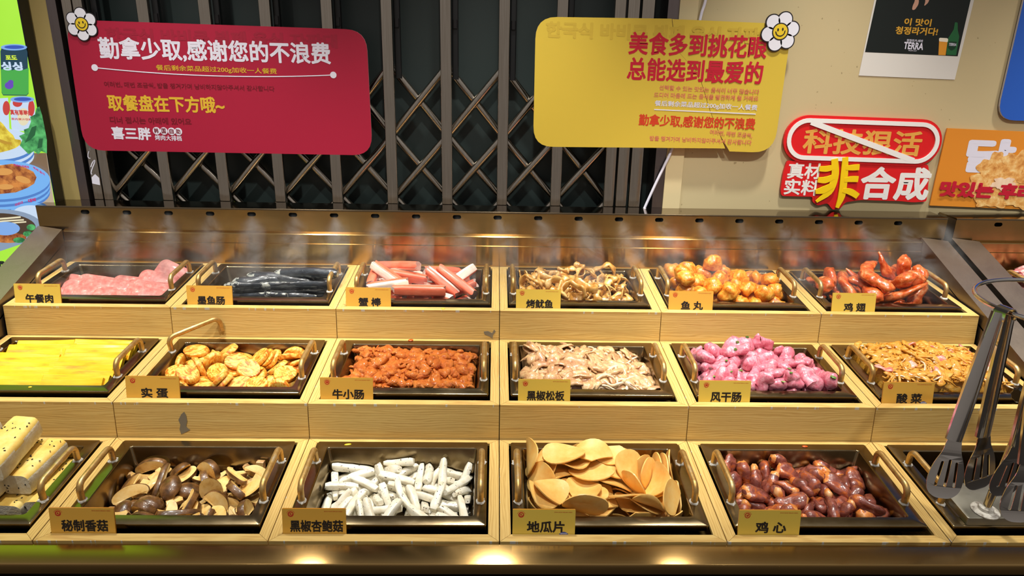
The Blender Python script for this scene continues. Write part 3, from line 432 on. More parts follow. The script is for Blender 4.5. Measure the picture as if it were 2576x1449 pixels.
 'wing': [4,1471,1925,-320,217,-24,88,-972,1,2873,1740,-315,548,42,152,821,4,2348,1471,-260,147,-724,667,-95,2,1380,1276,-258,124,-947,-283,90,1,703,1804,-258,591,-67,-35,-803,4,2685,1020,-107,90,318,-630,-703,1,2570,1930,-92,967,-253,30,-26,4,1625,1377,-60,682,323,98,649,5,1112,1795,-59,255,613,-573,-480,4,2138,927,11,853,-147,-329,-378,1,737,1776,23,552,-213,-109,799,1,2848,1677,61,808,254,142,512,2,1292,1553,89,334,-718,-564,234,5,1883,1414,99,948,99,281,-110,1,1512,1077,166,531,79,-83,840,1,2439,1228,239,435,129,587,671,1,2140,1021,264,313,-228,331,860,1,2905,1531,316,701,402,386,446,2,2444,1798,345,298,186,-864,-361,5,2716,1828,415,708,545,380,240,4,1659,1146,493,108,-684,-721,-25],
 'squid': [7,1644,1649,-447,649,596,-89,464,7,1880,1467,-446,216,561,312,736,7,2546,1147,-446,843,408,-348,42,7,2313,1166,-445,259,603,279,701,7,2026,2182,-435,486,757,-60,432,7,1117,2197,-434,532,-54,-436,-724,0,3019,1508,-432,643,391,-574,-324,7,1099,1214,-428,275,768,223,533,0,1962,1267,-427,440,-19,-467,-767,0,2934,762,-426,864,331,-329,-189,7,1346,1074,-409,685,-1,-561,-466,7,450,1659,-392,101,766,463,435,1,1021,1830,-383,687,544,205,435,1,1578,2035,-368,398,310,352,788,1,1234,788,-363,681,392,185,590,1,581,2047,-363,682,242,-363,-586,1,1610,1204,-358,916,384,-117,-6,0,2113,903,-344,715,411,-487,-287,3,1463,771,-319,306,907,-267,-106,3,1268,1747,-319,26,120,-938,-323,3,794,1281,-319,141,373,869,292,1,1890,982,-310,82,477,422,767,0,718,1439,-305,20,325,606,726,8,2217,855,-295,501,236,22,-833,6,1634,973,-293,697,274,-122,-652,0,1938,1241,-290,142,280,509,802,3,1356,1191,-284,859,178,310,366,3,923,2229,-283,105,-182,428,879,7,2169,1376,-273,75,381,618,684,3,2728,769,-269,463,202,-106,-856,4,2438,2010,-266,154,968,136,-143,8,2886,1997,-261,141,752,639,77,7,2399,1791,-250,758,572,-294,110,4,2131,1841,-247,73,975,-186,-93,6,2804,1123,-247,356,63,-27,932,1,2892,973,-246,542,132,-557,-615,6,619,1102,-245,269,-232,-934,-40,5,2436,1672,-245,19,-193,-858,-476,2,613,1294,-245,23,-568,-744,353,7,1206,1389,-225,3,-604,-796,39,3,2987,2147,-225,603,740,232,190,1,869,1681,-225,211,323,-725,-571,2,2824,1367,-221,830,11,-12,-558,8,2602,1480,-220,637,650,414,17,3,2700,2192,-220,252,-949,52,183,5,2545,962,-216,981,8,-31,-191,5,2742,1747,-216,971,11,-34,-236,2,1837,730,-216,709,-705,-9,1,2,1967,1385,-208,381,561,-734,37,4,738,735,-208,273,451,-849,-25,5,2608,800,-208,310,510,-748,-291,3,1355,1812,-206,144,685,704,125,2,1001,1160,-205,774,384,210,458,3,1566,881,-204,133,861,-461,-170,1,1468,756,-204,562,724,-265,298,2,1320,1984,-183,157,190,958,-145,0,602,1588,-174,542,427,-589,-422,7,1901,844,-172,866,269,-421,-15,8,2350,1387,-167,896,195,-223,-331,5,2787,2048,-164,82,-991,-105,-18,6,1678,1770,-160,129,-99,-72,-984,7,1069,1694,-157,31,-424,-550,-719,0,3002,1740,-154,775,352,-524,-33,0,1192,2053,-153,489,631,197,569,6,690,1835,-151,287,-932,-64,212,5,2295,1165,-150,269,922,-251,120,1,2275,1516,-147,845,501,-99,157,2,1591,1207,-146,108,-970,166,-144,8,1262,1420,-141,489,21,83,868,2,912,1995,-141,280,-71,-908,303,2,603,1059,-137,305,79,-946,73,3,1122,791,-136,388,830,376,140,1,979,1638,-132,400,-892,-16,211,8,2760,1236,-125,860,-12,-68,-506,2,1904,1511,-124,408,674,616,22,0,1404,2007,-124,368,-150,-577,-713,5,1812,1920,-122,131,571,-706,-399,1,1293,1061,-120,501,693,-377,-356,5,1611,947,-110,103,984,42,-142,1,1488,1671,-108,674,247,-596,-361,5,590,2135,-106,34,955,-34,-292,0,1934,1373,-104,358,96,-604,-706,7,1349,1812,-104,298,-8,-648,-701,2,2887,1675,-103,494,227,-192,-817,8,1191,1705,-103,116,-769,626,-55,6,1419,2146,-100,748,-554,88,-356,5,1052,2093,-100,391,875,159,-236,5,2448,1084,-97,551,-186,-107,807,2,958,1451,-91,1,902,426,-67,3,2949,1380,-90,251,82,-644,-718,3,2142,763,-88,116,813,-500,-274,4,1815,2093,-84,826,550,-102,-68,3,2830,1407,-78,359,359,-825,-247,4,906,1059,-74,1,852,506,-135,4,2395,809,-73,719,353,108,589,3,1486,1561,-69,934,-346,-56,77,8,2175,2048,-56,535,649,-261,-473,3,2144,1081,-47,3,-266,894,361,7,1599,2063,-43,148,433,470,755,8,712,1860,-42,822,210,492,195,5,1762,843,-41,25,64,923,377,8,2350,2095,-38,630,241,152,-723,1,2652,1540,-27,555,385,-575,-461,1,942,1899,-22,427,311,-615,-585,1,745,861,-20,25,-452,-259,-853,8,2752,1790,-14,44,-826,-411,-383,6,2811,912,-11,586,380,-215,-683,1,1697,1492,-2,279,-516,611,-531,6,2511,1679,7,861,223,359,282,6,2359,1309,13,280,116,-44,-952,5,1804,1877,14,215,258,930,149,3,1007,861,16,152,931,318,-91,8,2604,1097,16,846,269,352,297,7,1923,2092,22,701,382,-510,-319,5,2062,1932,31,368,-385,735,-420,6,1454,1224,39,95,-958,61,-264,4,1153,1400,59,75,583,-727,-355,6,1894,1099,63,498,-128,211,831,4,764,1290,75,531,-290,592,532,2,1674,1499,86,599,-110,-209,-765,4,2582,1979,101,744,462,263,-404,4,1699,744,125,275,-347,786,432,4,1277,897,142,324,220,841,373,4,2060,1707,162,746,-532,-377,-138,4,1985,914,202,191,849,440,-223],
 'pinklump': [4,2363,1296,-407,526,-2,-44,-849,6,1125,1516,-402,51,-25,75,996,4,1833,1725,-397,354,19,-252,-900,5,696,792,-383,893,245,-11,-378,5,2025,842,-379,818,149,-28,-554,3,1485,1659,-367,25,-216,-973,81,3,942,1926,-367,65,-809,581,-55,1,1474,1032,-355,940,39,-6,339,5,666,2000,-351,587,539,-192,-572,5,1754,916,-348,357,475,-377,-711,3,1815,1314,-339,95,-258,-795,-540,4,2134,2020,-338,15,-464,-851,-244,0,1062,1165,-334,623,-560,-445,316,0,2035,1591,-333,309,-449,567,-617,2,2836,1688,-327,73,490,854,-159,1,2647,1234,-325,69,600,734,312,6,1132,833,-324,931,126,-259,223,4,1182,1757,-323,208,19,-372,-904,0,2399,1649,-321,686,-228,-121,680,4,1828,2194,-321,117,40,487,-865,4,2022,1878,-306,462,-247,286,803,3,1899,1149,-306,770,-597,220,36,0,1458,2034,-305,112,977,-182,-19,0,2498,912,-303,174,753,627,96,0,728,1526,-297,135,-472,857,153,3,2992,1155,-296,441,489,730,182,1,2828,796,-296,128,-317,-893,-292,5,2419,2004,-296,951,117,274,-88,6,1254,1915,-267,582,-329,-401,-626,0,1432,1432,-261,74,-204,844,491,1,2831,1959,-248,49,-355,-898,-257,1,791,1178,-241,157,-406,782,446,6,602,1694,-229,254,-552,-275,745,1,1590,1775,-219,459,848,232,125,0,980,2096,-217,594,-687,75,412,4,1070,1524,-194,297,874,384,-22,1,2283,1270,-193,676,-3,-123,727,6,975,835,-189,340,11,40,-939,0,1465,725,-184,90,-754,-54,648,4,2558,728,-176,730,296,442,-430,4,1252,979,-152,10,31,417,908,5,1378,1232,-149,949,272,93,-132,5,1026,1792,-148,660,340,-520,-421,1,1999,2058,-138,61,-27,747,662,5,1929,1270,-114,468,262,-364,-761,3,670,744,-106,324,841,-224,371,2,791,1522,-90,915,-393,47,77,2,2870,1795,-88,478,-742,454,121,0,1459,2093,-87,390,-901,-139,-128,0,2650,1927,-82,524,177,299,-777,5,739,949,-78,210,369,-707,-566,6,2370,1667,-76,64,910,349,214,6,2582,1336,-67,423,-809,-288,-290,0,2749,1639,-62,344,165,877,-292,4,1208,2041,-54,710,389,-189,-556,1,1936,834,-51,466,727,503,-42,3,667,2111,-47,899,28,-408,154,1,2383,830,-42,804,-460,-250,281,0,1635,1067,-41,528,-226,384,-723,1,2987,1371,-38,278,-685,536,-408,0,2155,1822,-33,540,-809,-196,126,0,1087,744,-32,839,-468,133,245,1,1700,1480,-25,800,433,416,-6,1,1217,1544,-22,488,69,-410,-767,5,3040,860,0,525,534,-582,-316,3,2451,1161,5,537,18,437,721,3,2372,2168,18,258,381,739,-492,0,2179,1514,26,215,17,176,960,1,764,1742,46,568,-31,370,734,5,2755,1023,71,437,-32,-876,202,1,987,957,72,772,534,125,322,6,1675,708,91,133,-357,-485,787,2,895,1280,95,871,-202,-264,362,2,1848,923,104,909,-351,-224,-3,5,2686,818,110,550,285,-18,785,5,1705,1822,117,41,-336,875,-347,2,2266,1010,132,240,639,717,-144,6,2667,1483,133,841,-26,-254,-477,3,1882,1257,146,218,719,653,93,0,967,1910,157,477,-430,151,-751,4,2220,656,164,224,-218,-750,-583,1,1562,2029,168,963,257,-63,51,6,2120,2201,197,332,352,-578,657,1,1394,1823,233,320,907,-240,129],
}
# ------------------------------------------------------------ geometry helpers for the place
W = 0.36
ROW = {1: ((0.0, 0.0), (0.2642, 0.0259)), 2: ((0.27, 0.096), (0.536, 0.1183)), 3: ((0.5418, 0.1847), (0.8038, 0.2077))}
def row_tilt(r): (y0, z0), (y1, z1) = ROW[r]; return math.atan2(z1-z0, y1-y0), math.hypot(y1-y0, z1-z0)
def cell(r, c):
    (y0, z0), _ = ROW[r]; a, L = row_tilt(r)
    return Matrix.Translation((c*W, y0, z0)) @ Matrix.Rotation(a, 4, 'X')
def slab(mb, poly, z0, z1, mi=0, side=None):
    """poly (x,y) extruded along z"""
    t = MB(); t.prism(poly, z1, z0, mi, side); mb.add([(x, z, y) for x, y, z in t.v], t.f, 0)
    for i in range(len(t.m)): mb.m[-len(t.m)+i] = t.m[i]
def rrect(x0, y0, x1, y1, r, n=4):
    out = []
    for cx, cy, a0 in ((x1-r, y0+r, -PI/2), (x1-r, y1-r, 0), (x0+r, y1-r, PI/2), (x0+r, y0+r, PI)):
        out += [(cx+r*math.cos(a0+PI/2*k/n), cy+r*math.sin(a0+PI/2*k/n)) for k in range(n+1)]
    return out
def round_poly(pts, r, n=6):
    """round every corner of a polygon; r may be a list"""
    out = []; N = len(pts)
    for i, p in enumerate(pts):
        rr = r[i] if isinstance(r, (list, tuple)) else r
        p = Vector(p); a = (Vector(pts[i-1])-p); b = (Vector(pts[(i+1) % N])-p)
        d = min(rr, a.length*.5, b.length*.5); A = p+a.normalized()*d; B = p+b.normalized()*d
        if rr <= 0: out.append(tuple(p)); continue
        for k in range(n+1):
            t = k/n; out.append(tuple(A*(1-t)**2 + p*2*t*(1-t) + B*t*t))
    return out
def wpoly(px, Y): return [(v.x, v.z) for v in (aty(x, y, Y) for x, y in px)]
def disc(cx, cz, rx, rz=None, n=28, a=0): 
    rz = rz or rx; return [(cx+rx*math.cos(2*PI*k/n)*math.cos(a)-rz*math.sin(2*PI*k/n)*math.sin(a), cz+rx*math.cos(2*PI*k/n)*math.sin(a)+rz*math.sin(2*PI*k/n)*math.cos(a)) for k in range(n)]
def plate_holes(mb, outer, holes, y0, y1, mi=0):
    """flat plate in the x,z plane with holes, thickness y0..y1"""
    loops = [outer] + holes; flat_ = [p for l in loops for p in l]; o = len(mb.v); n = len(flat_)
    mb.v += [(x, y0, z) for x, z in flat_] + [(x, y1, z) for x, z in flat_]
    for t in mgeo.tessellate_polygon([[Vector((x, z, 0)) for x, z in l] for l in loops]):
        mb.f.append([o+i for i in t]); mb.m.append(mi); mb.f.append([o+n+i for i in t[::-1]]); mb.m.append(mi)
    k = 0
    for l in loops:
        for i in range(len(l)):
            a, b = k+i, k+(i+1) % len(l); mb.f.append([o+a, o+b, o+n+b, o+n+a]); mb.m.append(mi)
        k += len(l)
TXT = {}
def glyphs(body, bold, italic=0.0):
    """outline of the writing as a flat mesh: (verts2d, faces) with thickened strokes"""
    key = (body, bold)
    if key in TXT: return TXT[key]
    cu = bpy.data.curves.new('writing', 'FONT'); cu.body = body; cu.size = 1.0; cu.resolution_u = 3
    o = bpy.data.objects.new('writing', cu); COL.objects.link(o)
    dg = bpy.context.evaluated_depsgraph_get(); me = bpy.data.meshes.new_from_object(o.evaluated_get(dg))
    vs = [(v.co.x, v.co.y) for v in me.vertices]; fs = [list(p.vertices) for p in me.polygons]
    bm = bmesh.new(); bm.from_mesh(me); bmesh.ops.remove_doubles(bm, verts=bm.verts, dist=1e-5)
    ed = [((e.verts[0].co.x, e.verts[0].co.y), (e.verts[1].co.x, e.verts[1].co.y)) for e in bm.edges if len(e.link_faces) == 1]; bm.free()
    bpy.data.objects.remove(o); bpy.data.meshes.remove(me); bpy.data.curves.remove(cu)
    if bold > 0:
        seen = set()
        for a, b in ed:
            dx, dy = b[0]-a[0], b[1]-a[1]; L = math.hypot(dx, dy)
            if L < 1e-7: continue
            px_, py_ = -dy/L*bold, dx/L*bold; k = len(vs)
            vs += [(a[0]+px_, a[1]+py_), (a[0]-px_, a[1]-py_), (b[0]-px_, b[1]-py_), (b[0]+px_, b[1]+py_)]; fs.append([k, k+1, k+2, k+3])
            for p in (a, b):
                if p in seen: continue
                seen.add(p); k = len(vs); vs += [(p[0]+bold*math.cos(PI*j/4), p[1]+bold*math.sin(PI*j/4)) for j in range(8)]; fs.append(list(range(k, k+8)))
    TXT[key] = (vs, fs); return TXT[key]
def text_on(mb, body, P0, P1, UP, off, bold=.03, mi=0, shear=0.0):
    """writes body so that its inked box runs from P0 (lower left) to P1 (lower right), UP = ink height vector, off = offset out of the surface"""
    vs, fs = glyphs(body, bold); x0 = min(v[0] for v in vs); x1 = max(v[0] for v in vs); y0 = min(v[1] for v in vs); y1 = max(v[1] for v in vs)
    P0, P1, UP, off = Vector(P0), Vector(P1), Vector(UP), Vector(off); D = P1-P0
    lift = {}
    for k, f in enumerate(fs):
        if len(f) in (4, 8):
            for i in f: lift[i] = ((k*37) % 101)*2.0e-6
    un = off.normalized()
    mb.add([P0 + D*((x-x0)/(x1-x0)) + UP*((y-y0)/(y1-y0)) + D.normalized()*(shear*(y-y0)/(y1-y0)*UP.length) + off + un*lift.get(i, 0.0) for i, (x, y) in enumerate(vs)], fs, mi)
def sign_text(name, lines, Y, mat, parent, label=None, off=.00032):
    mb = MB()
    for body, x0, y0, x1, y1, h, bold in lines:
        A, B = aty(x0, y0, Y), aty(x1, y1, Y); up = aty(x0, y0-h, Y).z-A.z
        text_on(mb, body, A, B, (0, 0, up), (0, -off, 0), bold)
    o = obj(name, mb, MATS[mat], parent)
    if label: o['label'] = label
    return o
def layer(name, polys, Y, mat, parent, depth=.0004, label=None):
    mb = MB()
    for k, p in enumerate(polys): mb.prism(p, Y-depth-.00003*k, Y)
    o = obj(name, mb, MATS[mat], parent)
    if label: o['label'] = label
    return o
def stroke(pts, w):
    """a flat band along a polyline in x,z"""
    pts = [Vector(p) for p in pts]; L = []; R = []
    for i, p in enumerate(pts):
        t = (pts[min(i+1, len(pts)-1)]-pts[max(i-1, 0)]).normalized(); n = Vector((-t.y, t.x))*w
        L.append(tuple(p+n)); R.append(tuple(p-n))
    return L + R[::-1]

# ------------------------------------------------------------ the room
def sbox(name, a, b, m):
    mb = MB(); mb.box(a, b); return struct(obj(name, mb, MATS[m]))
sbox('floor', (-3.2, -3.5, -.93), (3.6, 1.2, -.88), 'floor_dark')
sbox('wall_back', (.4707, .90, -.88), (3.6, 1.0, 2.6), 'wall_beige')
sbox('trim_1', (.4261, .894, -.88), (.4707, 1.0, 2.6), 'trim_cream')
sbox('trim_2', (.3988, .898, -.88), (.4261, .985, 2.6), 'frame_steel')
sbox('trim_3', (-1.1436, .896, -.88), (-1.128, 1.0, 2.6), 'trim_brown')
sbox('trim_4', (-1.128, .900, -.88), (-1.0796, 1.0, 2.6), 'trim_khaki')
sbox('trim_5', (-1.0796, .898, -.88), (-1.0573, .985, 2.6), 'frame_steel')
sbox('wall_back_left', (-3.2, .905, -.88), (-1.1436, 1.0, 2.6), 'trim_khaki')
sbox('door_1', (-1.0573, .985, -.88), (.3988, 1.0, 2.6), 'panel_dark')

# folding lattice gate in the doorway
gate = thing('folding_gate', 'steel folding gate of upright posts and crossed bars in the dark doorway', 'gate', Matrix.Translation((-.35, .92, -.88)))
GI = gate.matrix_world.inverted()
posts = [-.859+.143*i for i in range(9)]
posts = [-.859, -.713, -.570, -.4225, -.2796, -.1376, .005, .1452, .2849]
def gbox(name, a, b, m, r=.003):
    mb = MB(); p = rrect(a[0], a[1], b[0], b[1], r, 3); slab(mb, p, a[2], b[2]); return obj(name, mb, MATS[m], gate, 40, GI)
for x in posts: gbox('post', (x-.0135, .902, -.86), (x+.0135, .918, 2.3), 'gate_steel')
gbox('post', (.3035, .904, -.86), (.3325, .920, 2.3), 'gate_steel'); gbox('post', (.3377, .902, -.86), (.3682, .918, 2.3), 'gate_steel')
gbox('stile', (-1.048, .902, -.86), (-1.024, .935, 2.3), 'gate_steel'); gbox('stile', (-1.021, .900, -.86), (-.998, .935, 2.3), 'gate_steel')
for x in posts + [-1.005]:
    gbox('guide_channel', (x+.0145, .922, .66), (x+.030, .938, 2.3), 'black_channel')
    gbox('channel_clip', (x+.0165, .917, .78), (x+.028, .923, .80), 'black_gloss')
nodes = [.19, .356, .519, .690]
bays = [-1.008] + posts
for i in range(len(bays)-1):
    for j in range(len(nodes)-1):
        for a, b, y in ((nodes[j], nodes[j+1], .931), (nodes[j+1], nodes[j], .950)):
            mb = MB(); p0 = Vector((bays[i], y, a)); p1 = Vector((bays[i+1], y, b)); d = (p1-p0).normalized()*.008
            mb.tube([p0-d, p1+d], .0098, 14); obj('lattice_bar', mb, MATS['gate_steel'], gate, 50, GI)
for x in posts:
    mb = MB(); mb.tube([(x, .921, .690), (x, .958, .690)], .006, 10); obj('pivot_bolt', mb, MATS['gate_steel'], gate, 50, GI)
# paper sticker remains and handwriting on the left stile
mb = MB()
for z, w in ((.52, .010), (.47, .012), (.43, .011)):
    pts = [(-1.036+w*.7*math.cos(t*1.3+z*9), z+.018*math.sin(t)) for t in [k*.45 for k in range(12)]]; mb.prism(stroke(pts, .0012), .9012, .9016)
mb.prism([(-1.045, .388), (-1.026, .384), (-1.025, .402), (-1.034, .412), (-1.044, .404)], .9012, .9016)
o = obj('sticker_scrap', mb, MATS['print_white'], gate, None, GI)

# ------------------------------------------------------------ the steel counters
def counter(x0, x1, xi0, xi1, hole0, label, rail=True):
    """x0..x1 outer, xi0..xi1 the well that holds the boxes"""
    t = thing('buffet_counter', label, 'counter', Matrix.Translation(((x0+x1)/2, .2, -.88))); inv = t.matrix_world.inverted()
    def part(n, mb, m, sm=None): return obj(n, mb, MATS[m], t, sm, inv)
    sl = .36
    for a, b in ((x0, xi0), (xi1, x1)):
        mb = MB(); mb.add([(a, -.0430, -.019), (b, -.0430, -.019), (b, .806, .806*sl), (a, .82, .82*sl), (a, -.0430, -.055), (b, -.0430, -.055), (b, .806, .806*sl-.035), (a, .82, .82*sl-.035)], [(0,1,2,3), (7,6,5,4), (0,4,5,1), (1,5,6,2), (2,6,7,3), (3,7,4,0)])
        part('side_deck', mb, 'bronze_steel_side')
    for xx, s in ((xi0, 1), (xi1, -1)):
        mb = MB(); mb.add([(xx, 0, -.03), (xx, .8045, .256), (xx, .8045, .02), (xx, 0, -.2), (xx-.002*s, 0, -.03), (xx-.002*s, .8045, .256), (xx-.002*s, .8045, .02), (xx-.002*s, 0, -.2)], [(0,1,2,3), (7,6,5,4), (0,4,5,1), (3,2,6,7)])
        part('well_side', mb, 'bronze_steel_side')
    mb = MB(); pr = [(.8048, .02), (.8048, .2605), (.8078, .2620), (.8078, .2840), (.8092, .2862), (.8215, .2895), (.8215, .280), (.812, .26), (.812, .02)]
    mb.loft([[(xi0 if i < 0 else xi0, y, z) for y, z in pr] for i in (0,)] + [[(xi1, y, z) for y, z in pr]]); part('well_back', mb, 'bronze_steel', 30)
    # riser with mist holes
    zt, zb = .3465, .286; holes = []
    x = hole0
    while x < x1-.05:
        if x > x0+.05: holes.append(rrect(x-.0105, .3318-.0052, x+.0105, .3318+.0052, .0050, 4)[::-1])
        x += .10225
    mb = MB(); plate_holes(mb, [(x0+.003, zb), (x1-.003, zb), (x1-.003, zt-.0015), (x0+.003, zt-.0015)], holes, .8200, .8215); part('riser', mb, 'bronze_steel')
    mb = MB(); pr = [(.8195, zt-.0015), (.8205, zt), (.8965, zt), (.8965, zt-.004), (.8195, zt-.004)]
    mb.loft([[(x0+.003, y, z) for y, z in pr], [(x1-.003, y, z) for y, z in pr]]); part('top_ledge', mb, 'ledge_steel')
    for xe in (x0+.003, x1-.0045):
        mb = MB(); mb.box((xe, .8216, .20), (xe+.0015, .8965, zt-.004)); part('riser_end', mb, 'bronze_steel_side')
    mb = MB(); mb.box((x0+.005, .850, .22), (x1-.005, .853, zt-.005)); part('mist_duct', mb, 'black_channel')  # black sheet behind the holes, painted for the shade inside the riser
    mb = MB(); pr = [(-.0008, -.0045), (-.0415, -.0062), (-.0430, -.0070), (-.0438, -.0090), (-.0438, -.024), (-.040, -.024), (-.0008, -.020)]
    mb.loft([[(x0, y, z) for y, z in pr], [(x1, y, z) for y, z in pr]]); part('front_rail', mb, 'bronze_steel', 30)
    mb = MB(); mb.box((x0+.004, -.039, -.88), (x1-.004, -.026, -.024)); part('front_fascia', mb, 'fascia_steel')
    mb = MB(); mb.box((x0+.004, -.03, -.88), (x0+.012, .80, -.06)); mb.box((x1-.012, -.03, -.88), (x1-.004, .80, -.06)); mb.box((x0+.004, .79, -.88), (x1-.004, .80, .02)); part('cabinet_body', mb, 'fascia_steel')
    return t
counter(-1.150, 1.146, -1.0845, 1.0845, -1.0285, 'long bronze steel buffet counter with a mist-hole riser holding all eighteen wooden boxes')
counter(1.163, 2.40, 1.228, 2.335, 1.277, 'second bronze steel buffet counter beyond the narrow gap at the far right')

# ------------------------------------------------------------ boxes, trays, cards
CONT = {  # (row, col): (short name of the food, category words)
 (3,-3): 'pink ham slices', (3,-2): 'black squid-ink sausages', (3,-1): 'red and white crab sticks', (3,0): 'grilled squid strips', (3,1): 'orange fish balls', (3,2): 'red glazed chicken wings',
 (2,-3): 'yellow slabs', (2,-2): 'orange glazed egg slices', (2,-1): 'orange marinated intestine', (2,0): 'peppered pork slices', (2,1): 'glossy pink meat lumps', (2,2): 'yellow pickled cabbage with pork',
 (1,-3): 'sesame bread batons', (1,-2): 'brown mushroom slices', (1,-1): 'white mushroom strips', (1,0): 'sweet potato slices', (1,1): 'dark red chicken hearts', (1,2): 'the tong rack'}
def make_box(r, c):
    M = cell(r, c); a, L = row_tilt(r); t = thing('wooden_box', f'oak-look wooden box around the tray of {CONT[(r, c)]}', 'box', M, 'wooden boxes stepped up the counter')
    g = .0008; b = .0180; z = -.005; bt = .0165
    P = [((g, g), (W-g, g), (W-b, bt), (b, bt)), ((g, L), (b, L-.0125), (W-b, L-.0125), (W-g, L)), ((g, g), (b, bt), (b, L-.0125), (g, L)), ((W-g, g), (W-g, L), (W-b, L-.0125), (W-b, bt))]
    for i, p in enumerate(P):
        mb = MB(); cxx = sum(q[0] for q in p)/4; cyy = sum(q[1] for q in p)/4
        slab(mb, [(cxx+(x-cxx)*.9992, cyy+(y-cyy)*.996) for x, y in p], z, 0); obj('rim_board', mb, MATS['wood_rim_long' if i < 2 else 'wood_rim_short'], t)
    if r > 1: yb, zb = ROW[r-1][1]; yb += .0012; zb -= .02
    else: yb, zb = .0005, -.018
    inv = M.inverted(); q = inv @ Vector((c*W, yb, zb)); qy, qz = q.y, q.z
    mb = MB(); mb.add([(g, g, z), (W-g, g, z), (W-g, qy, qz), (g, qy, qz), (g, g+.012, z), (W-g, g+.012, z), (W-g, qy+.012, qz), (g, qy+.012, qz)], [(0,3,2,1), (4,5,6,7), (0,1,5,4), (1,2,6,5), (2,3,7,6), (3,0,4,7)])
    obj('front_panel', mb, MATS['wood_front'], t)
    for xa, xb in ((g, .010), (W-.010, W-g)):
        mb = MB(); mb.box((xa, .0135, -.075), (xb, L-.001, z-.0003)); obj('side_panel', mb, MATS['wood_front'], t)
    return t
def pan_mesh(depth):
    mb = MB(); zt = .0045; o = (.0215, .0320, .3385, .2515); i = (PAN['x0'], PAN['t0'], PAN['x1'], PAN['t1']); l = PAN['lean']
    def R(rc, d, z, r): return [(x, y, z) for x, y in rrect(rc[0]+d, rc[1]+d, rc[2]-d, rc[3]-d, r, 4)]
    mb.loft([R(i, l, -depth, .008), R(i, l*.75, -depth+.003, .008), R(i, .0004, zt-.0022, .005), R(i, -.0003, zt-.0008, .005), R(i, -.0014, zt, .006), R(o, .0014, zt, .003), R(o, .0004, zt-.0005, .003), R(o, 0, zt-.0016, .003), R(o, 0, zt-.011, .003),
             R(o, .001, zt-.011, .003), R(o, .0012, zt-.0014, .003), R(i, -.0016, zt-.0014, .005), R(i, l-.001, -depth-.001, .008)], 0, True)
    return mb
PANM = {}
def handle_parts(parent, x, t0=.088, t1=.192, M=None, h=.031):
    r = .0054; b = .014; zt = .0045; mb = MB()
    pts = [(x, t0, zt), (x, t0, zt+h-b)] + [(x, t0+b-b*math.cos(a), zt+h-b+b*math.sin(a)) for a in [PI/2*k/6 for k in range(1, 7)]] + [(x, t1-b+b*math.sin(a), zt+h-b+b*math.cos(a)) for a in [PI/2*k/6 for k in range(0, 7)]] + [(x, t1, zt)]
    if M is not None: pts = [M @ Vector(p) for p in pts]
    mb.tube(pts, r, 12); hd = obj('handle', mb, MATS['brass'], parent, 60)
    for k, t in enumerate((t0, t1)):
        if M is not None and k == 1: continue
        mb = MB(); rd = random.Random(int(x*1000)+k+len(parent.name)); n = 14
        rr = [.0078+rd.uniform(-.0012, .0024) for _ in range(n)]
        mb.loft([[(x+rr[j]*f*math.cos(2*PI*j/n), t+rr[j]*f*math.sin(2*PI*j/n), zt+z) for j in range(n)] for f, z in ((1, 0), (.92, .0012), (.72, .0022), (.66, .0022))]); obj('weld_bead', mb, MATS['weld_white'], hd, 60)
    return hd
def make_tray(r, c, depth, loose=False):
    M = cell(r, c)
    what = CONT[(r, c)]; t = thing('serving_tray', f'bronze steel serving tray with brass handles, {"under" if r == 1 and c == 2 else "filled with"} {what}' if not loose else f'bronze steel serving tray with one broken raised handle, filled with {what}', 'tray', M, 'steel serving trays')
    if depth not in PANM: PANM[depth] = pan_mesh(depth).mesh('pan', [MATS['pan_steel']], 35)
    link('pan', PANM[depth], t)
    if loose:
        foot = Vector((.031, .192, .0045)); handle_parts(t, .031, .192, .302, Matrix.Translation(foot) @ Matrix.Rotation(math.radians(-46), 4, 'Z') @ Matrix.Rotation(math.radians(6), 4, 'X') @ Matrix.Translation(-foot), .033)
    else: handle_parts(t, .031)
    handle_parts(t, .3285)
    return t
HAN = '한국식 바비큐 뷔페 음식 자판대'
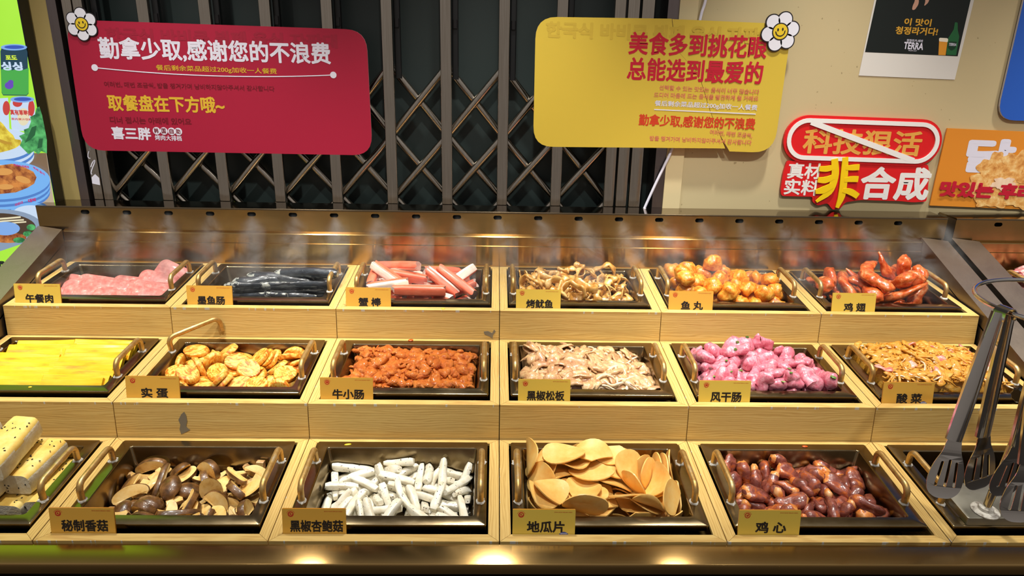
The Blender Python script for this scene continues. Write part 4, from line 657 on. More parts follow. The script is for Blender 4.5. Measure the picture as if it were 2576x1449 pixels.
def make_card(r, c, x, words, kind, mat, wd=.0995, blue=False, size=None):
    """acrylic name card leaning in the gap between box and tray; x in box coordinates"""
    a, L = row_tilt(r); M = cell(r, c) @ Matrix.Translation((x, .0195, -.004)) @ Matrix.Rotation(math.radians(-13)-a*0, 4, 'X')
    col = {'card_amber': 'amber', 'card_yellow': 'yellow'}[mat]
    t = thing('name_card', f'{col} acrylic card with black characters for the {CONT[(r, c)]}', 'name card', M, 'acrylic name cards')
    h0, h1 = -.012, .0455; mb = MB(); p = rrect(0, h0, wd, h1, .0012, 2); mb.prism(p, -.0028, 0, 0, 1); obj('panel', mb, [MATS[mat], MATS['card_edge']], t)
    f = -.0028
    n = len(words.replace(' ', '')); w_ = {2: .050, 3: .060, 4: .072, 5: .083}[n]; xm = wd*.53 if n < 5 else wd*.535
    if size: w_ = size
    hh = .0200 if n != 5 else .0205; tz = {1: .0060, 2: .0032, 3: .0030}[r]
    mb = MB(); text_on(mb, words, (xm-w_/2, f, tz), (xm+w_/2, f, tz), (0, 0, hh), (0, -.0002, 0), .034); obj('lettering', mb, MATS['card_ink'], t)
    # round emblem: red disc with a pale figure and an arc of tiny marks
    ex, ez = .0135, .0365; mb = MB(); rr = .0046
    if kind == 'swirl':
        mb.prism(disc(ex, ez, rr), f-.0002, f); mb2 = MB(); mb2.prism(stroke([(ex+.0028*math.cos(q)*(1-q*.07), ez+.0028*math.sin(q)*(1-q*.07)) for q in [k*.45 for k in range(18)]], .00042), f-.0004, f-.0002)
    else:
        plate_holes(mb, disc(ex, ez, rr), [disc(ex, ez, rr*.72)[::-1]], f-.0002, f); mb2 = None
        bx = {'pig': [(-.6,-.1),(-.55,.3),(-.3,.55),(.3,.55),(.62,.35),(.72,.1),(.6,-.3),(.4,-.35),(.38,-.6),(.2,-.6),(.15,-.35),(-.2,-.35),(-.25,-.6),(-.42,-.6),(-.45,-.35)],
              'hen': [(-.65,.3),(-.35,.1),(0,.25),(.2,.6),(.4,.62),(.6,.4),(.45,.3),(.5,-.05),(.3,-.4),(-.1,-.5),(-.4,-.35)],
              'fish': [(-.7,0),(-.4,.35),(.1,.42),(.45,.12),(.75,.35),(.75,-.35),(.45,-.12),(.1,-.42),(-.4,-.35)]}[kind]
        mb.prism([(ex+px_*rr*.82, ez+pz_*rr*.82) for px_, pz_ in bx], f-.0002, f)
    for k in range(9):
        q = PI*.12+PI*.76*k/8; cx_, cz_ = ex+.0062*math.cos(q), ez+.0062*math.sin(q); mb.prism(disc(cx_, cz_, .00062, .00045, 6), f-.0002, f)
    e_ = obj('emblem', mb, MATS['card_red'], t)
    if mb2: obj('swirl', mb2, MATS[mat], e_)
    mb = MB(); text_on(mb, HAN, (wd*.66, f, .0405), (wd*.945, f, .0403), (0, 0, .0016), (0, -.0002, 0), .01); obj('small_print', mb, MATS['card_red'], t)
    if blue:
        mb = MB(); mb.prism([p for p in disc(wd*.82, -.0012, .0085, None, 30)], f-.0003, f); b_ = obj('corner_badge', mb, MATS['card_blue'], t); b_['label'] = 'blue round badge'
        mb = MB(); mb.box((wd*.765, f-.0005, .0042), (wd*.875, f-.0003, .0052)); mb.box((wd*.75, f-.0005, .0016), (wd*.89, f-.0003, .0027)); obj('badge_print', mb, MATS['print_white'], b_)
    return t
for r in (1, 2, 3):
    for c in range(-3, 3):
        make_box(r, c)
        dk = {(1,-2): 'shiitake', (1,-1): 'strip', (1,0): 'chip', (1,1): 'heart', (2,-2): 'eggdisc', (2,1): 'pinklump', (3,-1): 'crabstick', (3,0): 'squid', (3,1): 'fishball', (3,2): 'wing'}.get((r, c))
        make_tray(r, c, DEPTH[dk] if dk else (.062 if r == 1 else .046), loose=(r, c) == (2, -2))
for r, c, x, w, k, m, bl in [(1,-2,.0195,'秘制香菇','swirl','card_amber',False), (1,-1,.0187,'黑椒杏鲍菇','swirl','card_amber',False), (1,0,.0205,'地瓜片','swirl','card_yellow',True), (1,1,.0215,'鸡 心','hen','card_yellow',False),
    (2,-2,.0182,'实 蛋','swirl','card_amber',False), (2,-1,.0205,'牛小肠','pig','card_amber',False), (2,0,.0351,'黑椒松板','pig','card_yellow',False), (2,1,.0219,'风干肠','pig','card_yellow',False), (2,2,.0190,'酸 菜','swirl','card_amber',True),
    (3,-3,.0180,'午餐肉','pig','card_yellow',False), (3,-2,.0309,'墨鱼肠','fish','card_amber',False), (3,-1,.0190,'蟹 棒','fish','card_amber',False), (3,0,.0364,'烤鱿鱼','fish','card_yellow',False), (3,1,.0190,'鱼 丸','fish','card_amber',False), (3,2,.0290,'鸡 翅','hen','card_yellow',False)]:
    make_card(r, c, x, w, k, m, blue=bl)
# worn patches on two front panels, a mist stain
def patch(r, c, px, name):
    (y0, z0), _ = ROW[r]; yb, zb = ROW[r-1][1]; yb += .0012; zb -= .02; zt = z0-.005
    bx = [o for o in COL.objects if o.name.startswith('wooden_box') and (o.matrix_world.translation-cell(r, c).translation).length < 1e-4][0]
    front = []
    for x, y in px:
        Y = y0
        for _k in range(5): v = aty(x, y, Y); Y = y0+(v.z-zt)*(yb-y0)/(zb-zt)
        front.append((v.x, Y, v.z))
    mb = MB(); n = len(front); mb.add([(x, y-.0005, z) for x, y, z in front] + [(x, y+.0004, z) for x, y, z in front], [list(range(n)), list(range(n, 2*n))[::-1]] + [[i, (i+1) % n, n+(i+1) % n, n+i] for i in range(n)])
    fp = [k for k in bx.children if k.name.startswith('front_panel')][0]
    o = obj('worn_patch', mb, MATS['worn_grey'], fp, None, bx.matrix_world.inverted()); o['label'] = 'grey patch where the wood film has worn off'
flat('worn_grey', srgb(128, 118, 100), .4)
patch(2, -2, [(456, 1042), (463, 1036), (468, 1045), (471, 1060), (468, 1072), (473, 1078), (478, 1081), (470, 1086), (456, 1092), (452, 1080), (454, 1068), (449, 1056)], 'patch')
patch(3, -1, [(1217, 834), (1228, 833), (1238, 838), (1243, 829), (1247, 834), (1240, 843), (1239, 852), (1231, 846), (1219, 841)], 'patch')

# ------------------------------------------------------------ food in countable pieces
def unpack(n):
    """eight whole numbers per piece: variant, place in tenths of a millimetre, turn in thousandths"""
    return [(n[i], n[i+1]/1e4, n[i+2]/1e4, n[i+3]/1e4, n[i+4]/1e3, n[i+5]/1e3, n[i+6]/1e3, n[i+7]/1e3) for i in range(0, len(n), 8)]
FOOD = {  # kind: (row, col, object name, label, category, group)
 'shiitake': (1,-2,'mushroom_slice','sliced brown mushroom piece with cream flesh in a front row tray','mushroom','brown mushroom slices in the front row'),
 'strip': (1,-1,'mushroom_strip','white peppered mushroom strip heaped in a front row tray','mushroom','white mushroom strips in the front row'),
 'chip': (1,0,'sweet_potato_slice','thin curled orange sweet potato slice heaped in a front row tray','sweet potato','sweet potato slices in the front row'),
 'heart': (1,1,'chicken_heart','glossy dark red chicken heart in the front row tray beside the tong rack','meat','chicken hearts in the front row'),
 'eggdisc': (2,-2,'egg_slice','orange glazed oval egg slice in the tray with the broken handle','egg','egg slices in the middle row'),
 'crabstick': (3,-1,'crab_stick','red and white crab stick heaped in a back row tray','crab stick','crab sticks in the back row'),
 'fishball': (3,1,'fish_ball','lumpy orange seasoned fish ball in a back row tray','fish ball','fish balls in the back row'),
 'wing': (3,2,'chicken_wing','red glazed chicken wing heaped at the end of the back row','meat','chicken wings in the back row'),
 'squid': (3,0,'squid_strip','curled golden brown grilled squid strip in a back row tray','squid','grilled squid in the back row'),
 'pinklump': (2,1,'pink_meat_lump','glossy pink raw meat lump heaped in a middle row tray','meat','pink meat lumps in the middle row')}
SCALE = {'pinklump': 1.17, 'squid': 1.15, 'heart': 1.10, 'wing': 1.08, 'fishball': 1.08}
for kind, (r, c, nm, lab, cat, grp) in FOOD.items():
    fn, nv, _ = KINDS[kind]; meshes = []
    for v in range(nv):
        mb, mats, sm = fn(v); meshes.append(mb.mesh(nm, [MATS[m] for m in mats], sm))
    M = cell(r, c)
    for v, x, y, z, qw, qx, qy, qz in unpack(SIM[kind]):
        o = link(nm, meshes[v]); o.matrix_world = M @ Matrix.Translation((x, y, z)) @ Quaternion((qw, qx, qy, qz)).to_matrix().to_4x4() @ Matrix.Scale(SCALE.get(kind, 1), 4); tag(o, lab, cat, grp)
def put(nm, me, r, c, x, y, z, rot, lab, cat, grp):
    from mathutils import Euler
    o = link(nm, me); o.matrix_world = cell(r, c) @ Matrix.Translation((x, y, z)) @ Euler([math.radians(a) for a in rot], 'ZYX').to_matrix().to_4x4(); return tag(o, lab, cat, grp)
# ------------------------------------------------------------ food laid by hand
R5 = random.Random(5)
# ham slices: rounded squares leaning back in overlapping rows
def ham(k):
    mb = MB(); s = .046; p = rrect(-s, -s, s, s, .016, 5); th = .0028; bend = (.004, -.003, .006)[k % 3]
    rings = [[(x*f, bend*((x/s)**2) + y_, z*f) for x, z in p] for f, y_ in ((.4, -th*.9), (.97, -th), (1, -th*.5), (1, th*.5), (.97, th), (.4, th*.9))]
    mb.loft(rings); return mb.mesh('ham_slice', [MATS['ham']], 60)
HM = [ham(k) for k in range(3)]
L_ = 'pink marbled ham slice leaning in the overlapping rows of the back left tray'
hs = []
for j, (t0, n, z) in enumerate(((.150, 5, -.032), (.118, 6, -.028), (.082, 6, -.028))):
    for i in range(n):
        hs.append((.074+.040*i+(.014 if j == 1 else 0)+R5.uniform(-.004, .004), t0+R5.uniform(-.003, .003)-.0035*i*(1 if j == 2 else .6), z+R5.uniform(-.002, .002), (-(58+R5.uniform(-4, 4)), R5.uniform(-9, 9), 7+R5.uniform(-5, 5))))
hs += [(.286, .172, -.010, (-50, 22, 14)), (.262, .140, -.016, (-56, 8, 10))]
for i, (x, t, z, rot) in enumerate(hs): put('ham_slice', HM[i % 3], 3, -3, x, t, z, rot, L_, 'ham', 'ham slices in the back row')
# squid-ink sausages
def sausage(k):
    mb = MB(); rd = random.Random(40+k); L = .160 if k < 3 else .115; n = 17; r = .0140
    path = curve_pts([(-L/2, 0, 0), (-L*.15, rd.uniform(-.006, .006), .003), (L*.2, rd.uniform(-.005, .005), .002), (L/2, 0, -.001)], n)
    rad = [r*(1+.05*math.sin(i*1.3+k)) for i in range(n)]; rad[0] *= .55; rad[1] *= .9; rad[-1] *= .6; rad[-2] *= .92
    mb.tube(path, rad, 14, flat=.92); displace(mb, .0013, 90, k)
    if k % 2 == 0:   # a long cut face that shows the flecks
        for i, f in enumerate(mb.f):
            c = sum((Vector(mb.v[q]) for q in f), Vector())/len(f)
            if c.z > .0015 and abs(c.y) < .0105: mb.m[i] = 1
        mb.v = [(x, y, min(z, .0052+.0012*math.sin(x*60))) for x, y, z in mb.v]
    for i in range(28): mb.m[i] = 1
    mb.m[-2] = mb.m[-1] = 1
    return mb.mesh('black_sausage', [MATS['sausage_black'], MATS['squid_sausage']], 50)
SM = [sausage(k) for k in range(5)]
for i, (x, t, z, ya, k) in enumerate([(.115, .085, -.034, 4, 0), (.245, .080, -.034, -5, 1), (.11, .115, -.034, -3, 1), (.24, .11, -.034, 5, 2), (.12, .145, -.034, 3, 3), (.25, .145, -.034, -4, 0), (.13, .185, -.032, 2, 1), (.245, .18, -.032, -6, 2),
    (.155, .098, -.014, -14, 0), (.235, .096, -.012, 10, 4), (.150, .130, -.013, 5, 2), (.250, .128, -.012, 12, 0), (.170, .162, -.012, -6, 1), (.262, .160, -.010, 3, 3), (.175, .118, .006, 9, 0), (.245, .118, .008, 14, 2), (.200, .148, .008, -4, 1), (.150, .140, .006, 6, 3), (.222, .172, .010, -9, 0), (.262, .142, .024, -12, 1)]):
    put('black_sausage', SM[k], 3, -2, x, t, z, (R5.uniform(-30, 30) if k % 2 else R5.uniform(-34, -8), R5.uniform(-3, 3), ya), 'black squid-ink sausage with pale flecks lying in a back row tray', 'sausage', 'black sausages in the back row')
# yellow slabs shingled in two columns
def yslab(k):
    mb = MB(); rd = random.Random(60+k); L = (.128, .118, .135)[k]; n = 8; rings = []
    for i in range(n):
        u = i/(n-1); x = (u-.5)*L; z = .0016*math.sin(u*5+k*2); rings.append([(x, y, z+h) for y, h in rrect(-.019, -.0052, .019, .0052, .003, 3)])
    mb.loft(rings); displace(mb, .0009, 80, k); return mb.mesh('yellow_slab', [MATS['yellow_slab']], 50)
YM = [yslab(k) for k in range(3)]
for col, x0 in enumerate((.112, .238)):
    for i in range(11):
        put('yellow_slab', YM[(i+col) % 3], 2, -3, x0+R5.uniform(-.008, .008), .076+.0145*i, -.020+.0020*i*(1 if i < 9 else .6)+.003*col, (36+R5.uniform(-4, 4), 0, R5.uniform(-2.5, 2.5)), 'flat bright yellow slab shingled in the middle row tray at the left edge', 'tofu', 'yellow slabs in the middle row')
for i, (x, t) in enumerate(((.10, .086), (.175, .11), (.245, .085), (.13, .14), (.24, .145), (.12, .19), (.235, .195))):
    put('yellow_slab', YM[i % 3], 2, -3, x, t, -.036, (0, 0, R5.uniform(-4, 4)), 'flat bright yellow slab shingled in the middle row tray at the left edge', 'tofu', 'yellow slabs in the middle row')
# sesame bread batons
def baton(name, L, w, h, k):
    rd = random.Random(80+k); mb = MB(); n = 10; rings = []
    for i in range(n):
        u = i/(n-1); y = (u-.5)*L; e = .93 if i in (0, n-1) else 1.0; rings.append([(x*e, y, z*e) for x, z in rrect(-w/2, -h/2, w/2, h/2, .011, 4)])
    mb.loft(rings); displace(mb, .0026, 60, k); 
    m = 4; 
    for i, f in enumerate(mb.f):
        c = sum((Vector(mb.v[q]) for q in f), Vector())/len(f); mb.m[i] = 0 if c.z > h*.30 and abs(c.y) < L*.48 else 1
    b = bpy.data.objects.new(name, mb.mesh(name, [MATS['bread_top'], MATS['bread_crumb']], 60)); COL.objects.link(b)
    s = MB()
    for q in range(24):
        x, y = rd.uniform(-w*.40, w*.40), rd.uniform(-L*.44, L*.44); zz = h/2+.0012*nz((x, y, h/2), 60, k)+.0004
        if q % 4 == 0: x, y, zz = rd.uniform(-w*.4, w*.4), -L/2-.0006, rd.uniform(-h*.35, h*.3)
        a = rd.uniform(0, PI); ring = []
        up = (zz > 0 and q % 4 != 0); s_ = MB()
        d = Vector((math.cos(a), math.sin(a), 0)) if up else Vector((math.cos(a), 0, math.sin(a)))
        p = Vector((x, y, zz)); s.tube([p-d*.0019, p-d*.0008, p+d*.0006, p+d*.0017], [.0003, .0009, .0009, .0002], 6)
    o = obj('sesame_seeds', s, MATS['sesame'], b, 180); o['kind'] = 'stuff'; o['label'] = 'scattered black sesame seeds'
    return b
BL = [((.085, .15, -.042), (0, 0, 2)), ((.140, .15, -.042), (0, 0, -1)), ((.195, .15, -.042), (0, 0, 2)), ((.250, .158, -.042), (0, 0, -2)), ((.292, .172, -.042), (0, 0, 3)),
      ((.100, .165, .003), (0, 0, 2)), ((.155, .168, .004), (0, 0, -3)), ((.210, .168, .003), (0, 0, 2)), ((.262, .180, .001), (0, 0, -4)),
      ((.172, .166, .049), (4, -2, 4)), ((.232, .168, .048), (5, 3, 1)), ((.112, .168, .049), (4, 2, -2))]
for i, ((x, t, z), rot) in enumerate(BL):
    b = baton('bread_baton', (.110, .118, .104)[i % 3], .052, .043, i)
    from mathutils import Euler
    b.matrix_world = cell(1, -3) @ Matrix.Translation((x, t, z)) @ Euler([math.radians(a) for a in rot], 'XYZ').to_matrix().to_4x4()
    tag(b, 'golden topped bread baton with black sesame in the lower left corner stack', 'bread', 'sesame bread batons in the front row')
b = baton('bread_baton', .050, .070, .056, 30); b.matrix_world = cell(1, -3) @ Matrix.Translation((.195, .078, -.008)); tag(b, 'short white bread end at the front of the lower left corner stack', 'bread', 'sesame bread batons in the front row')
b = baton('bread_baton', .050, .070, .056, 31); b.matrix_world = cell(1, -3) @ Matrix.Translation((.110, .080, -.010)); tag(b, 'short white bread end at the front of the lower left corner stack', 'bread', 'sesame bread batons in the front row')

# heaps that nobody could count
def heap(r, c, name, label, cat, hfun, base_mat, pieces, seed, depth=.046):
    M = cell(r, c); rd = random.Random(seed); mb = MB(); nx, nt = 44, 30; xa, xb, ta, tb = .050, .310, .062, .224
    top = [[None]*(nx+1) for _ in range(nt+1)]; o = 0
    for j in range(nt+1):
        for i in range(nx+1):
            x = xa+(xb-xa)*i/nx; t = ta+(tb-ta)*j/nt; e = min(1, min(i, nx-i)/3.0)*min(1, min(j, nt-j)/3.0)
            z = hfun(x, t); z = -depth+(z+depth)*(.35+.65*math.sqrt(e)) + .004*nz((x, t, 0), 90, seed)
            top[j][i] = (x, t, z)
    vs = [p for row in top for p in row]; n = nx+1; fs = [[j*n+i, j*n+i+1, (j+1)*n+i+1, (j+1)*n+i] for j in range(nt) for i in range(nx)]
    ring = [j for j in range(n)] + [j*n+nx for j in range(1, nt+1)] + [nt*n+nx-i for i in range(1, n)] + [(nt-j)*n for j in range(1, nt)]
    k = len(vs); vs += [(vs[i][0], vs[i][1], -depth+.001) for i in ring]; m = len(ring)
    fs += [[ring[i], k+i, k+(i+1) % m, ring[(i+1) % m]] for i in range(m)]; fs.append([k+i for i in range(m)])
    mb.add(vs, fs, 0); mats = [base_mat]
    def H(x, t): return hfun(x, t)
    for fn, cnt, mat in pieces:
        if mat not in mats: mats.append(mat)
        mi = mats.index(mat)
        for q in range(cnt):
            x = rd.uniform(xa+.008, xb-.008); t = rd.uniform(ta+.006, tb-.008); s = fn(rd, q)
            sl = (H(x+.01, t)-H(x-.01, t))/.02; st = (H(x, t+.01)-H(x, t-.01))/.02
            R = Matrix.Translation((x, t, H(x, t)+rd.uniform(-.001, .004))) @ Matrix.Rotation(math.atan(st), 4, 'X') @ Matrix.Rotation(-math.atan(sl), 4, 'Y') @ Matrix.Rotation(rd.uniform(0, 2*PI), 4, 'Z') @ Matrix.Rotation(rd.uniform(-.5, .5), 4, 'X') @ Matrix.Rotation(rd.uniform(-.35, .35), 4, 'Y')
            mb.add([R @ Vector(p) for p in s.v], s.f, mi)
    o = obj(name, mb, [MATS[m_] for m_ in mats], None, 180); o.matrix_world = M; return tag(o, label, cat, None, 'stuff')
def blob_piece(r0, r1, l0, l1, flat, amp):
    def f(rd, q):
        n = 9; L = rd.uniform(l0, l1); r = rd.uniform(r0, r1)
        path = curve_pts([(-L/2, 0, 0), (-L*.1, rd.uniform(-L*.2, L*.2), .002), (L/2, rd.uniform(-L*.2, L*.2), 0)], n)
        b = MB(); b.tube(path, [r*math.sqrt(max(.03, 1-(2*i/(n-1)-1)**2*.97)) for i in range(n)], 10, flat=flat); displace(b, amp, 120, q); displace(b, amp*.4, 320, q+1); return b
    return f
def sheet_piece(w0, w1, l0, l1, th):
    """a thin rumpled slice of meat"""
    def f(rd, q):
        n, m = 9, 6; L = rd.uniform(l0, l1); w = rd.uniform(w0, w1); k1 = rd.uniform(60, 130); ph = rd.uniform(0, 6); b = MB(); rings = []
        for i in range(n):
            u = i/(n-1); x = (u-.5)*L; ww = w*(.55+.45*math.sin(PI*min(1, .12+u*.88)))*(1+.2*math.sin(u*9+ph)); up = []; dn = []
            for j in range(m):
                y = (j/(m-1)-.5)*2*ww; z = .0035*math.sin(x*k1+ph)+.0030*math.sin(y*k1*1.3+ph*2+x*40); e = th*(.35 if j in (0, m-1) or i in (0, n-1) else 1)
                up.append((x, y, z+e)); dn.append((x, y, z-e))
            rings.append(up+dn[::-1])
        b.loft(rings); return b
    return f
def strand(r, l0, l1):
    def f(rd, q):
        n = 12; L = rd.uniform(l0, l1); a = rd.uniform(.15, .5); ph = rd.uniform(0, 6); b = MB()
        b.tube([((i/(n-1)-.5)*L, L*a*.4*math.sin(i*.55+ph), .002*math.sin(i*.9+ph)) for i in range(n)], [r*(.5+.5*math.sin(PI*(i+.4)/(n-.2))) for i in range(n)], 7, flat=rd.choice((.5, .8, 1.4))); return b
    return f
heap(2, -1, 'marinated_intestine', 'lumpy heap of orange marinated small intestine in a middle row tray', 'meat',
     lambda x, t: -.008 + .018*math.exp(-((x-.10)/.07)**2-((t-.16)/.06)**2) + .012*math.exp(-((x-.21)/.05)**2-((t-.15)/.06)**2) - .05*max(0, x-.27) - .10*max(0, t-.19) + .006*nz((x, t, 0), 45, 3), 'intestine',
     [(blob_piece(.007, .0115, .020, .040, .8, .0055), 120, 'intestine'), (blob_piece(.003, .006, .010, .020, .8, .0030), 170, 'intestine'), (strand(.0028, .02, .04), 40, 'intestine')], 11)
heap(2, 0, 'pork_slices', 'glistening heap of peppered raw pork slices in a middle row tray', 'meat',
     lambda x, t: -.002 + .018*math.exp(-((x-.15)/.09)**2-((t-.15)/.07)**2) + .016*math.exp(-((x-.07)/.03)**2-((t-.18)/.05)**2) - .14*max(0, x-.245) - .06*max(0, t-.20) + .004*nz((x, t, 0), 45, 5), 'pork_slice',
     [(sheet_piece(.010, .018, .032, .056, .0030), 90, 'pork_slice'), (strand(.0032, .028, .055), 75, 'pork_fat'), (blob_piece(.006, .011, .024, .044, .5, .0035), 90, 'pork_slice')], 12)
heap(2, 2, 'cabbage_pork', 'broad mound of yellow pickled cabbage mixed with pink pork behind the tongs', 'meat',
     lambda x, t: .016 + .016*math.exp(-((x-.17)/.12)**2-((t-.15)/.07)**2) - .10*max(0, x-.26) - .05*max(0, .08-x) + .003*nz((x, t, 0), 40, 8), 'cabbage',
     [(blob_piece(.005, .010, .022, .044, .42, .003), 170, 'cabbage'), (strand(.0024, .02, .045), 240, 'cabbage'), (sheet_piece(.008, .014, .026, .046, .0024), 16, 'cabbage_pork'), (strand(.002, .03, .05), 24, 'pork_fat')], 13)
# scallion bits on the pink lumps
def surf(r, c, x, t, z0=.12):
    dg = bpy.context.evaluated_depsgraph_get(); M = cell(r, c); o = M @ Vector((x, t, z0)); d = (M.to_3x3() @ Vector((0, 0, -1))).normalized()
    hit, loc, nor, idx, ob, _ = S.ray_cast(dg, o, d)
    return (M.inverted() @ loc).z if hit else 0
bpy.context.view_layer.update()
for i, (x, t, a, kind) in enumerate([(.165, .225, .5, 0), (.15, .20, 2, 1), (.135, .165, .3, 1), (.105, .125, 1.2, 0), (.14, .13, .2, 0), (.235, .105, .8, 0), (.225, .10, 2.2, 0), (.105, .09, 1, 0), (.20, .062, 2.4, 0), (.215, .066, .7, 0), (.300, .064, .4, 2), (.285, .13, 2.6, 0), (.175, .215, 1.6, 1), (.07, .086, .6, 0)]):
    mb = MB(); r = (.0030, .0036, .0062)[kind]; L = (.010, .007, .012)[kind]; n = 10
    if kind == 1: mb.loft([[(r*f*math.cos(2*PI*j/n), r*f*math.sin(2*PI*j/n), z) for j in range(n)] for f, z in ((1, -.002), (1, .002), (.55, .002), (.55, -.002))], closed=True)
    else: mb.tube([(-L/2, 0, 0), (-L*.2, .001, .001), (L*.25, .0005, .0012), (L/2, 0, 0)], [r*.5, r, r*.9, r*.35], 8, flat=.35)
    o = obj('scallion_piece', mb, MATS['scallion'], None, 60); z = surf(2, 1, x, t)
    o.matrix_world = cell(2, 1) @ Matrix.Translation((x, t, z+.0012)) @ Matrix.Rotation(a, 4, 'Z') @ Matrix.Rotation(.3, 4, 'Y'); tag(o, 'small green scallion piece lying on the glossy pink meat', 'scallion', 'scallion pieces on the pink meat')
# second counter: a tray of marbled meat
M2 = Matrix.Translation((1.232, ROW[3][0][0], ROW[3][0][1])) @ Matrix.Rotation(row_tilt(3)[0], 4, 'X')
_cell = cell
def cell(r, c): return M2 if (r, c) == (3, 9) else _cell(r, c)
CONT[(3, 9)] = 'marbled pink meat on the second counter'
make_tray(3, 9, .046)
t = thing('wooden_box', 'oak-look wooden box around the marbled meat tray on the second counter', 'box', M2)
for i, p in enumerate([((.001, .001), (.359, .001), (.342, .0165), (.018, .0165)), ((.001, .262), (.018, .2505), (.342, .2505), (.359, .262)), ((.001, .001), (.018, .0165), (.018, .2505), (.001, .262)), ((.359, .001), (.359, .262), (.342, .2505), (.342, .0165))]):
    mb = MB(); slab(mb, p, -.005, 0); obj('rim_board', mb, MATS['wood_rim_long' if i < 2 else 'wood_rim_short'], t)
mb = MB(); mb.box((.001, .001, -.07), (.359, .013, -.005)); obj('front_panel', mb, MATS['wood_front'], t)
heap(3, 9, 'marbled_meat', 'heap of raw pink marbled meat slices in the tray on the second counter', 'meat', lambda x, t: .018+.012*math.exp(-((x-.15)/.1)**2-((t-.15)/.08)**2), 'marbled_meat', [(sheet_piece(.012, .020, .035, .060, .0018), 110, 'marbled_meat'), (strand(.003, .03, .05), 14, 'pork_fat')], 14)
# sauce drips and scraps
def drip(r, c, pts, z, mat, name, label, cat):
    mb = MB(); n = len(pts); cx_ = sum(p[0] for p in pts)/n; cy_ = sum(p[1] for p in pts)/n
    mb.loft([[(cx_+(x-cx_)*f, cy_+(y-cy_)*f, h) for x, y in pts] for f, h in ((1, 0), (.9, .0009), (.5, .0016))]); o = obj(name, mb, MATS[mat], None, 180); o.matrix_world = cell(r, c) @ Matrix.Translation((0, 0, z)); return tag(o, label, cat)
flat('sauce_red', srgb(130, 24, 10), .15); flat('sauce_orange', srgb(206, 84, 22), .25); flat('crumb_yellow', srgb(240, 206, 40), .4)
drip(1, 1, [(p[0], p[1]) for p in disc(.272, -.036, .0066, .0042, 14, .2)], -.0058, 'sauce_red', 'sauce_drop', 'dark red sauce drop on the front steel rail', 'sauce')
drip(1, 1, [(p[0], p[1]) for p in disc(.22, .243, .006, .003, 12)], .0046, 'sauce_orange', 'sauce_smear', 'orange sauce smear on the back rim of the chicken heart tray', 'sauce')
drip(2, -1, [(p[0], p[1]) for p in disc(.165, .252, .006, .005, 9, .4)], .0046, 'sauce_orange', 'food_scrap', 'orange scrap of food on the rim behind the marinated intestine', 'food scrap')
drip(1, -1, [(p[0], p[1]) for p in disc(.078, .241, .007, .0026, 9, .2)], .0046, 'crumb_yellow', 'food_scrap', 'small yellow scrap on the rim of the white mushroom strip tray', 'food scrap')
drip(3, -1, [(p[0], p[1]) for p in disc(.235, .008, .0045, .003, 9)], .0002, 'crumb_yellow', 'food_scrap', 'small yellow scrap on the wooden edge below the crab sticks', 'food scrap')
drip(2, -3, [(p[0], p[1]) for p in disc(.185, .044, .004, .0026, 9)], .0046, 'crumb_yellow', 'food_scrap', 'small yellow scrap on the rim below the yellow slabs', 'food scrap')
# ------------------------------------------------------------ signs on the gate and the wall
def daisy(px, py, R, Y, parent, rot=0.0):
    """cut-out daisy: black backing, six white petals, yellow smiling face; R = outer radius in pixels of the photo"""
    c = aty(px, py, Y); s = (aty(px+R, py, Y)-c).length; cx_, cz_ = c.x, c.z
    pr = s*.345; pd = s*.60; ctr = [(cx_+pd*math.sin(rot+PI/3*k), cz_+pd*math.cos(rot+PI/3*k)) for k in range(6)]
    mb = MB()
    for k, (x, z) in enumerate(ctr): mb.prism(disc(x, z, pr*1.17, None, 26), Y-.0032-.00002*k, Y)
    mb.prism(disc(cx_, cz_, s*.5), Y-.0033, Y); d = obj('daisy', mb, MATS['print_black'], parent)
    mb = MB()
    for x, z in ctr: mb.prism(disc(x, z, pr), Y-.0037, Y-.0031)
    obj('petals', mb, MATS['daisy_white'], d)
    mb = MB(); mb.prism(disc(cx_, cz_, s*.425), Y-.0040, Y-.0034); obj('face_outline', mb, MATS['print_black'], d)
    mb = MB(); mb.prism(disc(cx_, cz_, s*.365), Y-.0043, Y-.0038); obj('face', mb, MATS['daisy_yellow'], d)
    mb = MB(); tl = -rot*.0+.12
    def q(u, v): return (cx_+s*(u*math.cos(tl)-v*math.sin(tl)), cz_+s*(u*math.sin(tl)+v*math.cos(tl)))
    for u in (-.12, .12): mb.prism(disc(*q(u, .10), s*.042, s*.075, 14, tl), Y-.0047, Y-.0043)
    mb.prism(stroke([q(.235*math.cos(a), .02+.235*math.sin(a)) for a in [PI*1.06+PI*.88*k/12 for k in range(13)]], s*.024), Y-.0047, Y-.0043)
    for sg in (-1, 1): mb.prism(stroke([q(sg*.25, .03), q(sg*.205, -.05)], s*.02), Y-.00472, Y-.0043)
    obj('smile', mb, MATS['print_black'], d); return d
# red sign
Y = .8955; YF = Y-.005
red = MB(); p = round_poly(wpoly([(163, 49), (921, 75), (937, 391), (212, 378)], YF), [.05, .05, .05, .05]); red.prism(p, YF, Y, 0, 1)
rs = obj('wall_sign', red, [MATS['sign_red'], MATS['sign_edge_red']]); tag(rs, 'large red rounded sign with white and yellow writing fixed across the gate', 'sign')
sign_text('headline', [('勤拿少取,感谢您的不浪费', 253, 150, 833, 164, 58, .027)], YF, 'print_white', rs)
sign_text('surcharge_line', [('餐后剩余菜品超过200g加收一人餐费', 394, 179, 697, 188.5, 16.5, .012)], YF, 'print_gold', rs)
sign_text('korean_line', [('여러번, 매번 조금씩, 밥을 챙겨가며 낭비하지않아주셔서 감사합니다', 263, 219, 691, 231, 14.5, .022)], YF, 'print_maroon', rs)
sign_text('tray_line', [('取餐盘在下方哦~', 274, 279, 567, 285.5, 42, .030)], YF, 'print_gold', rs)
